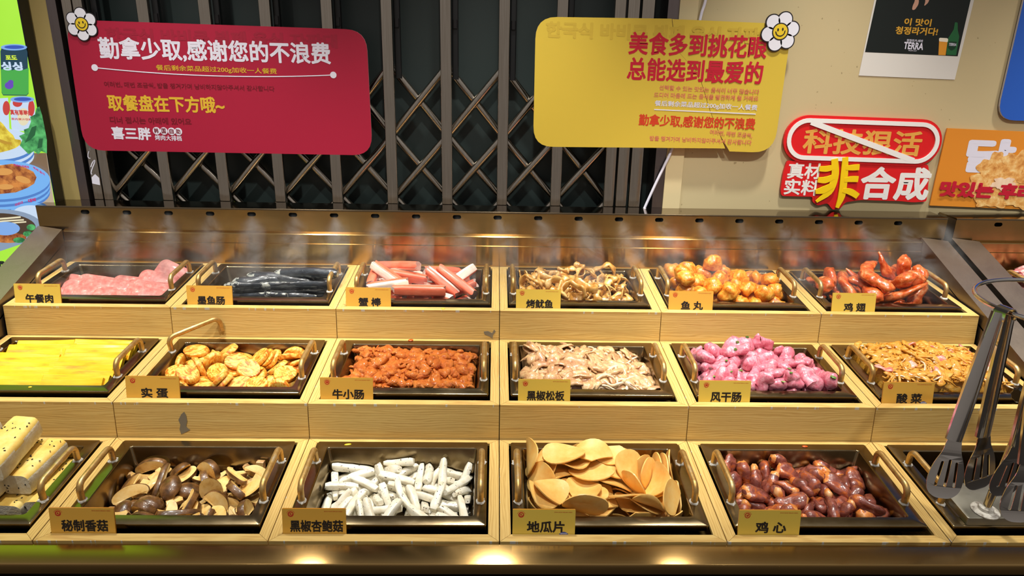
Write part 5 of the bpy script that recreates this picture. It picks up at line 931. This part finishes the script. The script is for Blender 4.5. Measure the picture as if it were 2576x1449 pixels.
sign_text('korean_tray_line', [('디너 접시는 아래에 있어요', 277.5, 310, 482.5, 314.5, 17, .035)], YF, 'print_maroon', rs)
sign_text('shop_name', [('喜三胖', 283, 350, 382, 353, 32, .036), ('烤肉大排档', 391, 352.5, 458, 355, 13.5, .02)], YF, 'print_white', rs)
sign_text('ghost_line', [(HAN, 268, 104, 850, 122, 36, .045)], YF, 'ghost_red', rs, None, .0001)
cs = []
for a, b in ((394, 329), (412.5, 329.6), (432, 330.4), (449, 331)):
    v = aty(a, b, YF); cs.append(disc(v.x, v.z, .0092, None, 20))
bd = layer('round_badges', cs, YF-.0002, 'print_white', rs, .0005)
mb = MB()
for (a, b), ch in zip(((394, 329), (412.5, 329.6), (432, 330.4), (449, 331)), '韩国自助'):
    A, B = aty(a-5.5, b+6, YF-.0007), aty(a+5.5, b+6.2, YF-.0007); text_on(mb, ch, A, B, (0, 0, .0125), (0, -.0003, 0), .02)
obj('badge_characters', mb, MATS['print_maroon'], rs)
cv = [aty(238.5+(838.6-238.5)*u, (170*(1-u)+188.6*u)+46*u*(1-u), YF) for u in [k/30 for k in range(31)]]
dots = [disc(v.x, v.z, .0078, None, 20) for v in (cv[0], cv[-1])]
layer('swoosh_line', [stroke([(v.x, v.z) for v in cv], .0011)] + dots, YF-.0002, 'print_white', rs, .0005)
daisy(207.5, 61, 41, YF, rs, .02)
# yellow sign, cracked in two
Y = .876; YF = Y-.005
crack = [(1690, 47), (1691.5, 62), (1694.7, 86), (1700, 110), (1708.5, 132.5), (1730.6, 157), (1750, 184), (1763.7, 207), (1775, 244), (1785.8, 279), (1798, 310), (1810.6, 339.5)]
ys = MB(); lp = [(1348, 42)] + crack + [(1824.4, 373.5), (1341, 369)]; rr = [.05] + [0]*(len(crack)+1) + [.05]
ys.prism(round_poly(wpoly(lp, YF), rr), YF, Y, 0, 1)
yo = obj('wall_sign', ys, [MATS['sign_yellow'], MATS['sign_edge']]); tag(yo, 'large yellow rounded sign with red writing, cracked across its right half', 'sign')
y2 = MB(); rp_ = [(1993, 61), (1947, 385), (1835.5, 381)] + [(x+1.6, y+1.0) for x, y in crack[::-1]]; y2.prism(round_poly(wpoly(rp_, YF), [.05, .055, 0]+[0]*len(crack)), YF+.0006, Y+.0006, 0, 1)
obj('broken_piece', y2, [MATS['sign_yellow'], MATS['sign_edge']], yo)
sign_text('headline', [('美食多到挑花眼', 1580, 137, 1926.5, 148, 58, .027), ('总能选到最爱的', 1576, 201, 1915.5, 213, 58, .027)], YF, 'print_crimson', yo)
sign_text('korean_line', [('선택할 수 있는 맛있는 음식이 너무 많습니다', 1658, 226.5, 1909.4, 238, 13, .022), ('드디어 마음에 드는 음식을 발견하게 될 거에요', 1644.5, 245, 1907, 254.5, 13, .022), ('여러번, 매번 조금씩,', 1785, 339, 1892, 348, 13, .022), ('밥을 챙겨가며 낭비하지않아주셔서 감사합니다', 1634, 354, 1890, 365, 13, .022)], YF, 'print_pink', yo)
sign_text('surcharge_line', [('餐后剩余菜品超过200g加收一人餐费', 1646.4, 268.5, 1904, 280, 16.5, .018)], YF, 'print_white', yo)
a, b = aty(1645.6, 275.5, YF), aty(1901, 287, YF); layer('underline', [stroke([(a.x, a.z), (b.x, b.z)], .0012)], YF-.0002, 'print_white', yo, .0005)
sign_text('thanks_line', [('勤拿少取,感谢您的不浪费', 1606, 317, 1898, 328, 31, .030)], YF, 'print_orange_red', yo)
sign_text('ghost_line', [('한국식 바비큐 뷔페 음식 자판대', 1372, 95, 1945, 112, 42, .05)], YF, 'ghost_yellow', yo, None, .0001)
daisy(1961.5, 79.5, 49, YF, yo, .30)
# cut-out sign "not synthetic"
Y = .8985; YF = Y-.008
def pill(inset_px):
    A, B = aty(2030, 350, YF), aty(2311, 360, YF); r = .0595-inset_px*.00106; ax = Vector((B.x-A.x, B.z-A.z)).normalized(); nrm = Vector((-ax.y, ax.x)); a0 = math.atan2(nrm.y, nrm.x)
    return [(A.x+r*math.cos(a0+PI*k/18), A.z+r*math.sin(a0+PI*k/18)) for k in range(19)] + [(B.x+r*math.cos(a0+PI+PI*k/18), B.z+r*math.sin(a0+PI+PI*k/18)) for k in range(19)]
mb = MB(); mb.prism(pill(0), YF, Y)
lo_ = [(1980.7, 404), (2057, 408), (2078, 397), (2123, 391), (2150, 408), (2334.7, 414), (2338, 439), (2330.5, 507), (2297, 509), (2264, 506), (2165, 503), (2126, 509), (2115, 524), (2095, 528), (2082, 511), (2057, 517.5), (2043, 507), (2045, 495), (1966, 493), (1964, 476), (1970.4, 435)]
mb.prism(round_poly(wpoly(lo_, YF+.001), .006, 3), YF+.001, Y)
cs_ = obj('wall_sign', mb, MATS['cut_red']); tag(cs_, 'red cut-out sign of a struck-out pill above large white and yellow characters', 'sign')
mb = MB(); o1 = pill(7); o2 = pill(17); plate_holes(mb, o1, [o2[::-1]], YF-.003, YF+.0005); a, b = aty(2040, 307, YF), aty(2297, 404, YF); mb.prism(stroke([(a.x, a.z), (b.x, b.z)], .0068), YF-.0031, YF+.0005); obj('white_ring', mb, MATS['cut_white'], cs_)
sign_text('struck_characters', [('科技狠活', 2016, 386, 2312, 394, 64, .026)], YF, 'cut_gold', cs_)
sign_text('small_characters', [('真材', 1979, 449, 2063, 451, 40, .026), ('实料', 1970, 489, 2056, 493, 40, .026)], YF+.001, 'cut_white', cs_)
sign_text('large_characters', [('合成', 2157, 502, 2331, 505, 84, .036)], YF+.001, 'cut_white', cs_)
sign_text('tiny_line', [('이름을 담은 제품을 만들어 보세요 이름을 담은 제품을 만들어 보세요 이름을 담은 제품을 만들어 보세요', 2011, 406, 2306, 416.5, 4.5, .0)], YF+.0006, 'tiny_red', cs_)
mb = MB()   # the brush-written middle character, in thick tapering strokes
def bs(pts, w):
    P = [aty(x, y, YF) for x, y in pts]; C_ = curve_pts([(v.x, v.z, 0) for v in P], 14); L = []; R = []
    for i, c_ in enumerate(C_):
        t = (C_[min(i+1, 13)]-C_[max(i-1, 0)]).normalized(); n = Vector((-t.y, t.x, 0)); u = i/13*(len(w)-1); k = min(int(u), len(w)-2); ww = (w[k]+(w[k+1]-w[k])*(u-k))*.00106
        L.append((c_.x+n.x*ww, c_.y+n.y*ww)); R.append((c_.x-n.x*ww, c_.y-n.y*ww))
    return L + R[::-1]
for k, (pts, w) in enumerate([([(2098, 399), (2099, 440), (2085, 480), (2052, 507)], [8, 9, 9, 3]), ([(2125, 395), (2122, 440), (2116, 490), (2104, 522)], [7, 9, 9, 4]), ([(2060, 424), (2078, 424), (2096, 420)], [6, 7, 6]), ([(2056, 452), (2075, 452), (2096, 444)], [6, 8, 6]), ([(2050, 482), (2070, 477), (2092, 466)], [5, 9, 7]), ([(2126, 422), (2144, 421), (2160, 420)], [5, 7, 7]), ([(2122, 452), (2140, 450), (2157, 450)], [5, 7, 7]), ([(2118, 478), (2138, 482), (2156, 493)], [5, 8, 7])]):
    mb.prism(bs(pts, w), YF-.0045-.0001*k, YF-.001)
obj('brush_character', mb, MATS['brush_yellow'], cs_)
# beer poster
Y = .8992
mb = MB(); mb.prism(wpoly([(2214, -70), (2465, -62), (2401.5, 200.5), (2160, 190)], Y), Y-.0006, Y); bp = obj('poster', mb, MATS['poster_paper']); tag(bp, 'black beer poster with gold Korean writing and a white lower margin on the beige wall', 'poster')
YF = Y-.0007
layer('black_field', [wpoly([(2219, -66), (2455, -58), (2409, 141.5), (2176, 131)], YF)], YF, 'poster_black', bp, .0002)
YF -= .0003
sign_text('slogan', [('이 맛이', 2273, 64, 2341, 67, 19, .03), ('청정라거다!', 2251, 86, 2357, 90, 20, .03)], YF, 'gold_ink', bp)
sign_text('beer_name', [('청정라거-테라', 2280, 105, 2321, 107, 7, .02), ('TERRA', 2272, 123, 2321, 126, 18, .03), ('FROM AGT', 2285, 128.5, 2306, 129.5, 3, .0)], YF, 'print_white', bp)
layer('printed_hand', [round_poly(wpoly([(2302, -10), (2312, 0), (2310, 12), (2301, 25), (2294, 25), (2296, 14), (2301, 4)], YF), .004), round_poly(wpoly([(2326, -8), (2340, -6), (2334, 8), (2324, 16), (2328, 4)], YF), .004)], YF, 'skin_print', bp, .0003)
g_ = layer('printed_beer_glass', [wpoly([(2362.5, 99), (2384, 100.5), (2378.5, 139), (2360.5, 138.5)], YF)], YF, 'beer_amber', bp, .0003)
layer('foam', [round_poly(wpoly([(2362, 97), (2364.5, 95), (2382.5, 96), (2385, 98.5), (2384, 106), (2362, 104)], YF), .002)], YF-.0003, 'beer_foam', g_, .0002)
b_ = layer('printed_bottle', [round_poly(wpoly([(2402, 56), (2409, 56.5), (2409, 74), (2411, 84), (2413, 92), (2405, 139), (2380, 138), (2385, 96), (2393, 84), (2399, 74)], YF), .002)], YF, 'bottle_green', bp, .0003)
layer('bottle_label', [round_poly(wpoly([(2386, 104), (2407, 105), (2403, 122), (2393, 128), (2384, 120)], YF), .003)], YF-.0003, 'bottle_dark', b_, .0002)
mb = MB(); A, B = aty(2386, 115, YF-.0006), aty(2405.5, 116, YF-.0006); text_on(mb, 'TERRA', A, B, (0, 0, .0065), (0, -.0002, 0), .03); obj('bottle_lettering', mb, MATS['print_white'], b_)
# blue board, orange poster
Y = .896
mb = MB(); mb.prism(round_poly([(1.2578, .5865), (1.95, .5865), (1.95, 1.25), (1.2578, 1.25)], .05), Y-.006, Y, 0, 1); bb = obj('wall_board', mb, [MATS['blue_board'], MATS['blue_edge']]); tag(bb, 'plain blue rounded board at the upper right edge of the wall', 'sign')
Y = .897; YF = Y-.004
mb = MB(); mb.prism(wpoly([(2383.5, 322.5), (2800, 341), (2800, 536), (2339, 517)], YF), YF, Y); op = obj('poster', mb, MATS['orange_poster']); tag(op, 'orange fried chicken poster with bold white and red Korean lettering', 'poster')
sign_text('white_headline', [('닭 튀', 2420, 434, 2690, 444, 88, .055)], YF, 'print_white', op)
def lump(px, py, rx, ry, seed, Yl):
    v = aty(px, py, Yl); k = .00106; return [(v.x+k*rx*math.cos(a)*(1+.16*math.sin(5*a+seed)+.09*math.sin(11*a+seed*2)), v.z+k*ry*math.sin(a)*(1+.16*math.sin(5*a+seed)+.09*math.sin(11*a+seed*2))) for a in [2*PI*j/60 for j in range(60)]]
fc = None
for i, (x, y, rx, ry) in enumerate([(2500, 430, 40, 42), (2560, 420, 44, 38), (2465, 468, 36, 30), (2540, 470, 60, 34), (2500, 500, 50, 22), (2575, 500, 46, 24), (2620, 440, 50, 50), (2640, 495, 50, 28)]):
    layer('printed_fried_chicken', [lump(x, y, rx, ry, i*1.7, YF-.0008-.0002*i)], YF-.0008-.0002*i, 'fried_crust', op, .0002)
layer('printed_chicken_flesh', [lump(2525, 462, 30, 15, 3, YF-.0028)], YF-.0028, 'fried_flesh', op, .0002)
sign_text('red_headline', [('맛있는 후라이드', 2360, 494, 2690, 508, 40, .06)], YF-.0028, 'print_crimson', op)
# ------------------------------------------------------------ lit picture panel at the left
Y = .86
mb = MB(); mb.box((-1.95, Y, -.35), (-1.119, Y+.035, 1.35)); lb = obj('lit_menu_panel', mb, MATS['black_gloss']); tag(lb, 'tall lit panel with food pictures left of the counter', 'lightbox')
lay = [0]
def lp(name, polys, mat, parent=None, label=None):
    lay[0] += 1; d = Y-.0004-.00022*lay[0]
    return layer(name, [q if not isinstance(q[0][0], str) else q for q in [wpoly(pp, d) for pp in polys]], d, mat, parent or lb, .00018, label)
def ell(cx_, cy_, rx, ry, n=40, a=0): return [(cx_+rx*math.cos(t)*math.cos(a)-ry*math.sin(t)*math.sin(a), cy_+rx*math.cos(t)*math.sin(a)+ry*math.sin(t)*math.cos(a)) for t in [2*PI*k/n for k in range(n)]]
lay[0] = 0
mb = MB(); mb.box((-1.945, Y-.0004, -.34), (-1.1225, Y, 1.34)); obj('lit_background', mb, MATS['lb_lime'], lb)
lp('printed_table', [[(-600, 385), (117, 385), (141, 540), (141, 560), (70, 640), (-600, 660)]], 'lb_table'); lp('printed_table_shade', [[(60, 385), (116, 385), (126, 452), (70, 460)]], 'lb_wood')
def can(x, y, w, h, tilt, kind):
    body = [(x-w/2, y+10), (x-w/2+4, y), (x+w/2-4, y), (x+w/2, y+12), (x+w/2+tilt, y+h-6), (x+w/2+tilt-5, y+h), (x-w/2+tilt+4, y+h-1), (x-w/2+tilt, y+h-8)]
    t = lp('printed_can', [body], 'lb_teal' if kind == 'grape' else 'lb_white')
    if kind == 'grape':
        lp('can_leaf_band', [[(x-w/2+2, y+56), (x-14, y+52), (x-4, y+58), (x+8, y+54), (x+20, y+58), (x+w/2+3, y+52), (x+w/2+tilt, y+h-8), (x+w/2+tilt-5, y+h-2), (x-w/2+tilt+4, y+h-3), (x-w/2+tilt, y+h-10)]], 'lb_green', t); lp('can_grapes', [ell(x-12, y+96, 11, 9), ell(x-8, y+88, 7, 6)], 'lb_grape', t)
    else: lp('can_fruit', [ell(x-12, y+9, 12, 10), ell(x+w/2-8, y+22, 8, 20)], 'lb_red', t); lp('can_label_milk', [ell(x+3, y+44, 15, 22)], 'lb_cream', t)
    lp('can_lid', [ell(x, y, w/2-1, 8)], 'lb_lid', t); lp('can_tab', [ell(x+1, y-.5, w/2-9, 4.6)], 'lb_lid_dark', t); return t
def ltext(name, items, mat, parent=None):
    lay[0] += 2; d = Y-.0004-.00022*lay[0]; return sign_text(name, items, d+.0006, mat, parent or lb)
lp('printed_can', [[(-40, 250), (20, 246), (24, 330), (-40, 332)]], 'lb_white'); lp('can_fruit', [ell(16, 272, 9, 18)], 'lb_red')
c2 = can(56, 250, 62, 80, 4, 'berry'); ltext('can_lettering', [('真有草莓肉', 27, 289, 82, 292, 14, .04), ('果肉果汁饮料', 29, 302, 82, 304, 6, .02)], 'lb_red')
c1 = can(35, 119, 68, 122, 3, 'grape'); ltext('can_title', [('포도', 15, 150, 44, 150.5, 11, .05)], 'lb_lime_text'); ltext('can_title', [('싱싱', 5, 177, 59, 178, 22, .05)], 'lb_white')
def plates(cx_, cy_, rx, ry, n, step, mat='lb_blue', rim='lb_blue_dark'):
    for k in range(n, 0, -1):
        lp('printed_plate', [ell(cx_, cy_+k*step, rx, ry)], rim if k % 2 else mat)
    t = lp('printed_plate', [ell(cx_, cy_, rx, ry)], mat); lp('plate_well', [ell(cx_-4, cy_-2, rx*.76, ry*.72)], 'lb_white', t); return t
plates(-6, 362, 92, 40, 4, 7.5, 'lb_white', 'lb_blue_dark')
lp('printed_fried_food', [[(-60, 306), (0, 305), (8, 312), (15, 322), (22, 330), (33, 340), (38, 350), (52, 352), (54, 362), (40, 372), (24, 378), (0, 384), (-60, 386)]], 'lb_yellow'); lp('fried_fold', [[(0, 350), (18, 356), (30, 358), (28, 364), (10, 362), (0, 358)]], 'lb_gold')
lp('printed_lettuce', [[(92, 272), (99, 268), (106, 290), (112, 320), (118, 352), (118, 386), (104, 380), (96, 388), (86, 380), (72, 388), (62, 378), (50, 366), (56, 352), (48, 342), (62, 336), (60, 326), (72, 322), (78, 306), (76, 294), (88, 288)]], 'lb_leaf'); lp('lettuce_fold', [[(80, 320), (92, 316), (88, 340), (76, 352), (62, 360), (70, 344)], [(98, 350), (108, 348), (106, 370), (94, 374)]], 'lb_leaf_dark')
pl = plates(-10, 452, 136, 50, 5, 6.5)
lp('printed_stew', [[(-80, 415), (0, 416), (30, 412), (60, 420), (84, 432), (92, 446), (86, 462), (70, 472), (40, 484), (0, 488), (-80, 486)]], 'lb_sauce'); lp('stew_highlight', [ell(8, 432, 24, 9), ell(58, 452, 20, 8, 40, .3), ell(14, 470, 20, 7)], 'lb_sauce_light')
ltext('plate_lettering', [('한국식 바베큐', 35, 418, 74, 424, 6.5, .04), ('뷔페 음식', 84, 424, 113, 442, 6.5, .04)], 'lb_magenta')
plates(80, 540, 58, 30, 1, 5); ltext('plate_lettering', [('자판대', 38, 520, 58, 512, 7, .03), ('대박', 72, 510, 92, 506, 9, .05)], 'lb_magenta')
bw = lp('printed_bowl', [ell(-4, 572, 112, 46), [(-116, 572), (108, 572), (96, 604), (60, 632), (-60, 640)]], 'lb_steel'); lp('broth', [ell(-6, 572, 96, 36)], 'lb_broth', bw)
lp('sauce_pool', [ell(20, 598, 46, 13)], 'lb_sauce', bw); lp('cucumber_strips', [stroke([(-20, 552), (20, 549), (52, 546)], 2.2), stroke([(-30, 560), (10, 556), (60, 553)], 2.0), stroke([(-10, 566), (30, 561), (66, 558)], 1.8)], 'lb_cream', bw); lp('boiled_egg', [ell(14, 575, 36, 17)], 'lb_lid', bw); lp('herb_leaves', [ell(78, 572, 11, 8), ell(70, 588, 12, 7), ell(48, 604, 15, 7)], 'lb_leaf', bw)
lp('lime_band', [[(-600, 660), (-40, 634), (0, 632), (60, 612), (60, 800), (-600, 800)]], 'lb_lime'); ltext('band_lettering', [('D', 2, 692, 22, 688, 34, .06), ('BB', -48, 700, -4, 694, 34, .06)], 'lb_black')
# ------------------------------------------------------------ white cable
mb = MB(); A = [aty(x, y, .889) for x, y in ((1800, -120), (1775, 0), (1762, 45), (1740, 160), (1715, 290), (1690, 375), (1672, 415), (1648, 465), (1622, 522))]; A.append(Vector((A[-1].x, .886, .3475))); mb.tube(curve_pts(A, 50), .0036, 10)
o = obj('power_cable', mb, MATS['print_white'], None, 60); tag(o, 'thin white cable running down behind the yellow sign to the counter ledge', 'cable')
# ------------------------------------------------------------ tong rack
Mr = cell(1, 2); base = Mr @ Vector((.8035-.72, .0545, .0)); top = Vector((.832, .032, .392)); RC = Vector((.834, .030, .392)); RR = .124
rk = thing('tong_rack', 'chrome tong rack with a round hoop on a pole standing on a grey steel lid', 'utensil rack', Matrix.Translation(base)); inv = rk.matrix_world.inverted()
def rpart(n, mb, m, sm=50, parent=rk, lab=None):
    o = obj(n, mb, MATS[m], parent, sm, inv if parent is rk else None)
    if lab: o['label'] = lab
    return o
mb = MB(); pl = [(.045, .036), (.352, .036), (.352, .124), (.045, .124)]
pz = [(.040, .034, .0055), (.046, .040, .017)]
mb.loft([[(x0, y0, z) for x0, y0 in rrect(a, b, .354-(a-.04), .1245, .003, 3)] for a, b, z in ((.0435, .0345, .0050), (.0450, .0375, .0165), (.0465, .0390, .0172))]); mb.v = [tuple(Mr @ Vector(p)) for p in mb.v]; rpart('lid_plate', mb, 'plate_steel', 30, rk, 'grey steel lid')
mb = MB(); ax = (Mr.to_3x3() @ Vector((0, 0, 1))).normalized(); b0 = Mr @ Vector((.0835, .0545, .0172))
mb.loft([[tuple(Mr @ Vector((.0835+r*math.cos(2*PI*k/24), .0545+r*math.sin(2*PI*k/24), z))) for k in range(24)] for r, z in ((.0215, .0172), (.0215, .0188), (.019, .0205), (.012, .0212), (.011, .026), (.0075, .027))]); rpart('base_flange', mb, 'weld_white', 40)
mb = MB(); mb.tube([b0, b0.lerp(top, .33), b0.lerp(top, .66), top], .0066, 14); rpart('pole', mb, 'black_chrome' if 'black_chrome' in MATS else 'chrome_steel')
mb = MB(); mb.tube([RC+Vector((RR*math.cos(2*PI*k/64), RR*math.sin(2*PI*k/64), 0)) for k in range(64)], .0034, 12, closed=True); rpart('hoop', mb, 'chrome_steel', 180)
mb = MB(); mb.tube([RC, RC+Vector((RR, 0, 0))], .003, 10); rpart('hoop_spoke', mb, 'chrome_steel')
pk = b0.lerp(top, .61); mb = MB(); mb.tube([pk-Vector((0, 0, .022)), pk+Vector((0, 0, .022))], .0098, 14); cl = rpart('clamp_sleeve', mb, 'black_gloss')
kn = Vector((pk.x-.030, pk.y-.012, pk.z)); d = (kn-pk).normalized(); mb = MB(); mb.tube([pk, kn], .0028, 10); mb2 = MB(); u = d.cross(Vector((0, 0, 1))).normalized(); w = u.cross(d)
for s_ in (0,): mb2.loft([[kn+d*z+(u*math.cos(2*PI*k/36)+w*math.sin(2*PI*k/36))*r*(1+.07*math.cos(9*2*PI*k/36)) for k in range(36)] for r, z in ((.008, -.003), (.0118, -.002), (.0122, .006), (.0095, .009))])
ks = rpart('clamp_screw', mb, 'chrome_steel'); rpart('clamp_knob', mb2, 'black_gloss', 40)
# tongs: two channel-section arms joined at the top, each ending in a slotted blade
def arm(parent, top_, elbow, tip, face, w0=.008, w1=.0115, lab=None):
    """top_ -> elbow is the handle channel, elbow -> tip the blade; face = direction the blade looks"""
    T = parent.matrix_world.inverted(); mb = MB(); n = 12; ax = (elbow-top_).normalized(); sd = ax.cross(face).normalized(); fr = sd.cross(ax).normalized()
    if fr.dot(face) < 0: fr = -fr
    rings = []
    for i in range(n):
        u = i/(n-1); p = top_.lerp(elbow, u); w = w0+(w1-w0)*math.sin(min(1, u*1.25)*PI/2); dpt = .0065*(1-.35*u); o_ = [(-1, -dpt), (-1, 0), (-.72, .0030), (0, .0042), (.72, .0030), (1, 0), (1, -dpt), (.88, -dpt), (.86, -.0012), (.6, .0016), (0, .0028), (-.6, .0016), (-.86, -.0012), (-.88, -dpt)]
        rings.append([p+sd*(w*a)+fr*b for a, b in o_])
    mb.loft(rings); a_ = obj('arm', mb, MATS['chrome_steel'], parent, 40, T)
    # blade
    L = (tip-elbow).length; ax2 = (tip-elbow).normalized(); sd2 = ax2.cross(face).normalized(); fr2 = sd2.cross(ax2).normalized()
    if fr2.dot(face) < 0: fr2 = -fr2
    out = [(-w1*.9, -.006), (-w1*1.05, L*.16), (-.0225, L*.42), (-.0270, L*.70), (-.0235, L*.90), (-.012, L*1.0), (.012, L*1.0), (.0235, L*.90), (.0270, L*.70), (.0225, L*.42), (w1*1.05, L*.16), (w1*.9, -.006)]
    out = round_poly(out, .010, 4); sl = []
    for c_, a0 in ((-.0135, .36), (0, .32), (.0135, .36)):
        q = rrect(-.0021, L*a0, .0021, L*.80, .002, 3); sl.append([(c_*(.55+.45*(y/L)/.8)+x, y) for x, y in q][::-1])
    m2 = MB(); plate_holes(m2, out, sl, -.0006, .0006); mb = MB(); mb.v = [elbow+sd2*x+ax2*z+fr2*(y+.0015-60*x*x*.06) for x, y, z in m2.v]; mb.f = m2.f; mb.m = m2.m
    b_ = obj('slotted_blade', mb, MATS['chrome_steel'], a_); return a_
def tongs(lab, hang, A, B, fa=Vector((-.1, -1, .15)), fb=Vector((.1, -1, .1))):
    t = thing('serving_tongs', lab, 'tongs', Matrix.Translation(hang), None)
    bpy.context.view_layer.update()
    ins = Vector((RC.x-hang.x, RC.y-hang.y, 0)).normalized()*.011
    arm(t, hang-ins*.9+Vector((0, 0, -.001)), A[0], A[1], fa); arm(t, hang+ins*.9+Vector((0, 0, -.001)), B[0], B[1], fb)
    mb = MB(); sd = ins.cross(Vector((0, 0, 1))).normalized()*.010
    prof = [hang-ins+Vector((0, 0, -.012)), hang-ins*.95+Vector((0, 0, .001)), hang-ins*.5+Vector((0, 0, .0062)), hang+Vector((0, 0, .0075)), hang+ins*.5+Vector((0, 0, .0062)), hang+ins*.95+Vector((0, 0, .001)), hang+ins+Vector((0, 0, -.012))]
    rings = []
    for i, p in enumerate(prof):
        q = (hang-p); q = Vector((q.x, q.y, q.z-.004)).normalized()*.0012; rings.append([p-sd, p+sd, p+sd+q, p-sd+q])
    mb.loft(rings); obj('spring_bridge', mb, MATS['chrome_steel'], t, 50, t.matrix_world.inverted())
def ringpt(px, py):
    v = atz(px, py, .392); a = math.atan2(v.y-RC.y, v.x-RC.x); return RC+Vector((RR*math.cos(a), RR*math.sin(a), 0))
h1 = ringpt(2510, 785)
y1, y2 = h1.y-.020, h1.y+.014
tongs('shiny steel slotted tongs hanging from the hoop above the brass handle', h1, (aty(2400, 1108, y1), aty(2368, 1252, y1-.012)), (aty(2474, 1098, y2), aty(2462, 1228, y2+.012)))
h2 = ringpt(2640, 812)
y3, y4 = h2.y-.014, h2.y+.030
tongs('darker steel slotted tongs hanging in front of the rack pole at the right edge', h2, (aty(2584, 1168, y3), aty(2556, 1312, y3-.010)), (aty(2560, 1120, y4), aty(2520, 1246, y4+.008)))
a5 = math.radians(100); h3 = RC+Vector((RR*math.cos(a5), RR*math.sin(a5), 0))
# ------------------------------------------------------------ cold mist drifting from the riser holes
t = NT('mist'); t.n.remove(t.b); out = [n for n in t.n if n.type == 'OUTPUT_MATERIAL'][0]
pv = t.new('VolumePrincipled'); t.l.new(pv.outputs[0], out.inputs['Volume']); pv.inputs['Color'].default_value = (.94, .93, .95, 1); pv.inputs['Anisotropy'].default_value = .1
tcn = t.new('TexCoord'); sp = t.new('SeparateXYZ'); t.l.new(tcn.outputs['Object'], sp.inputs[0]); X, Yc, Z = sp.outputs
# object space: origin at the riser face on the hole line; y negative is towards the viewer
d = t.math('MAXIMUM', t.math('MULTIPLY', Yc, -1.0), 0.0)
# puffs: distance from each hole axis, spreading and sinking with distance
cellx = t.math('SUBTRACT', t.math('MODULO', t.math('ADD', X, 50*.10225+.10225/2), .10225), .10225/2)
drift = t.math('MULTIPLY', d, .35)
u = t.math('SUBTRACT', cellx, drift)
axis_z = t.math('MULTIPLY', t.math('ADD', d, t.math('MULTIPLY', t.math('MULTIPLY', d, d), 2.2)), -.75)
v = t.math('SUBTRACT', Z, axis_z)
wdt = t.math('ADD', .004, t.math('MULTIPLY', d, .34))
r2 = t.math('DIVIDE', t.math('ADD', t.math('MULTIPLY', u, u), t.math('MULTIPLY', v, v)), t.math('MULTIPLY', wdt, wdt))
jet = t.math('MULTIPLY', t.math('POWER', 2.718, t.math('MULTIPLY', r2, -1.0)), t.math('POWER', 2.718, t.math('MULTIPLY', d, -9.0)))
nv = t.coord('Object', (9, 9, 14)); n1 = t.noise(nv, 1.6, 4, .62, 1.2); nn = t.math('MAXIMUM', t.math('SUBTRACT', n1, .38), 0.0)
# settled haze: thick near the tier surface, gone above it and towards the viewer
surf_z = t.math('ADD', -.115, t.math('MULTIPLY', d, -.10))
hz = t.math('POWER', 2.718, t.math('MULTIPLY', t.math('MAXIMUM', t.math('SUBTRACT', Z, surf_z), 0.0), -22.0))
fall = t.math('POWER', 2.718, t.math('MULTIPLY', d, -5.0))
big = t.noise(t.coord('Object', (1, 1, 1), 0, (3.1, .4, .2)), 3.0, 1, .5)
haze = t.math('MULTIPLY', t.math('MULTIPLY', hz, fall), t.math('MAXIMUM', t.math('SUBTRACT', big, .25), 0))
edge = t.math('MINIMUM', t.math('MULTIPLY', d, 60.0), 1.0)
dens = t.math('MULTIPLY', t.math('MULTIPLY', t.math('ADD', t.math('MULTIPLY', jet, 125.0), t.math('MULTIPLY', haze, 14.0)), nn), edge)
t.l.new(dens, pv.inputs['Density'])
for o_, a, b in ((-1.0285, -1.083, 1.14), ):
    mb = MB(); pr = [(0, .012), (0, -.050), (-.012, -.055), (-.0145, -.128), (-.30, -.155), (-.30, -.06), (-.1, .0)]
    mb.loft([[(a-o_, y, z) for y, z in pr], [(b-o_, y, z) for y, z in pr]])
    o = obj('mist', mb, t.mat); o.location = (o_, .8192, .3318); tag(o, 'cold white mist drifting from the holes over the back row', 'mist', None, 'stuff')
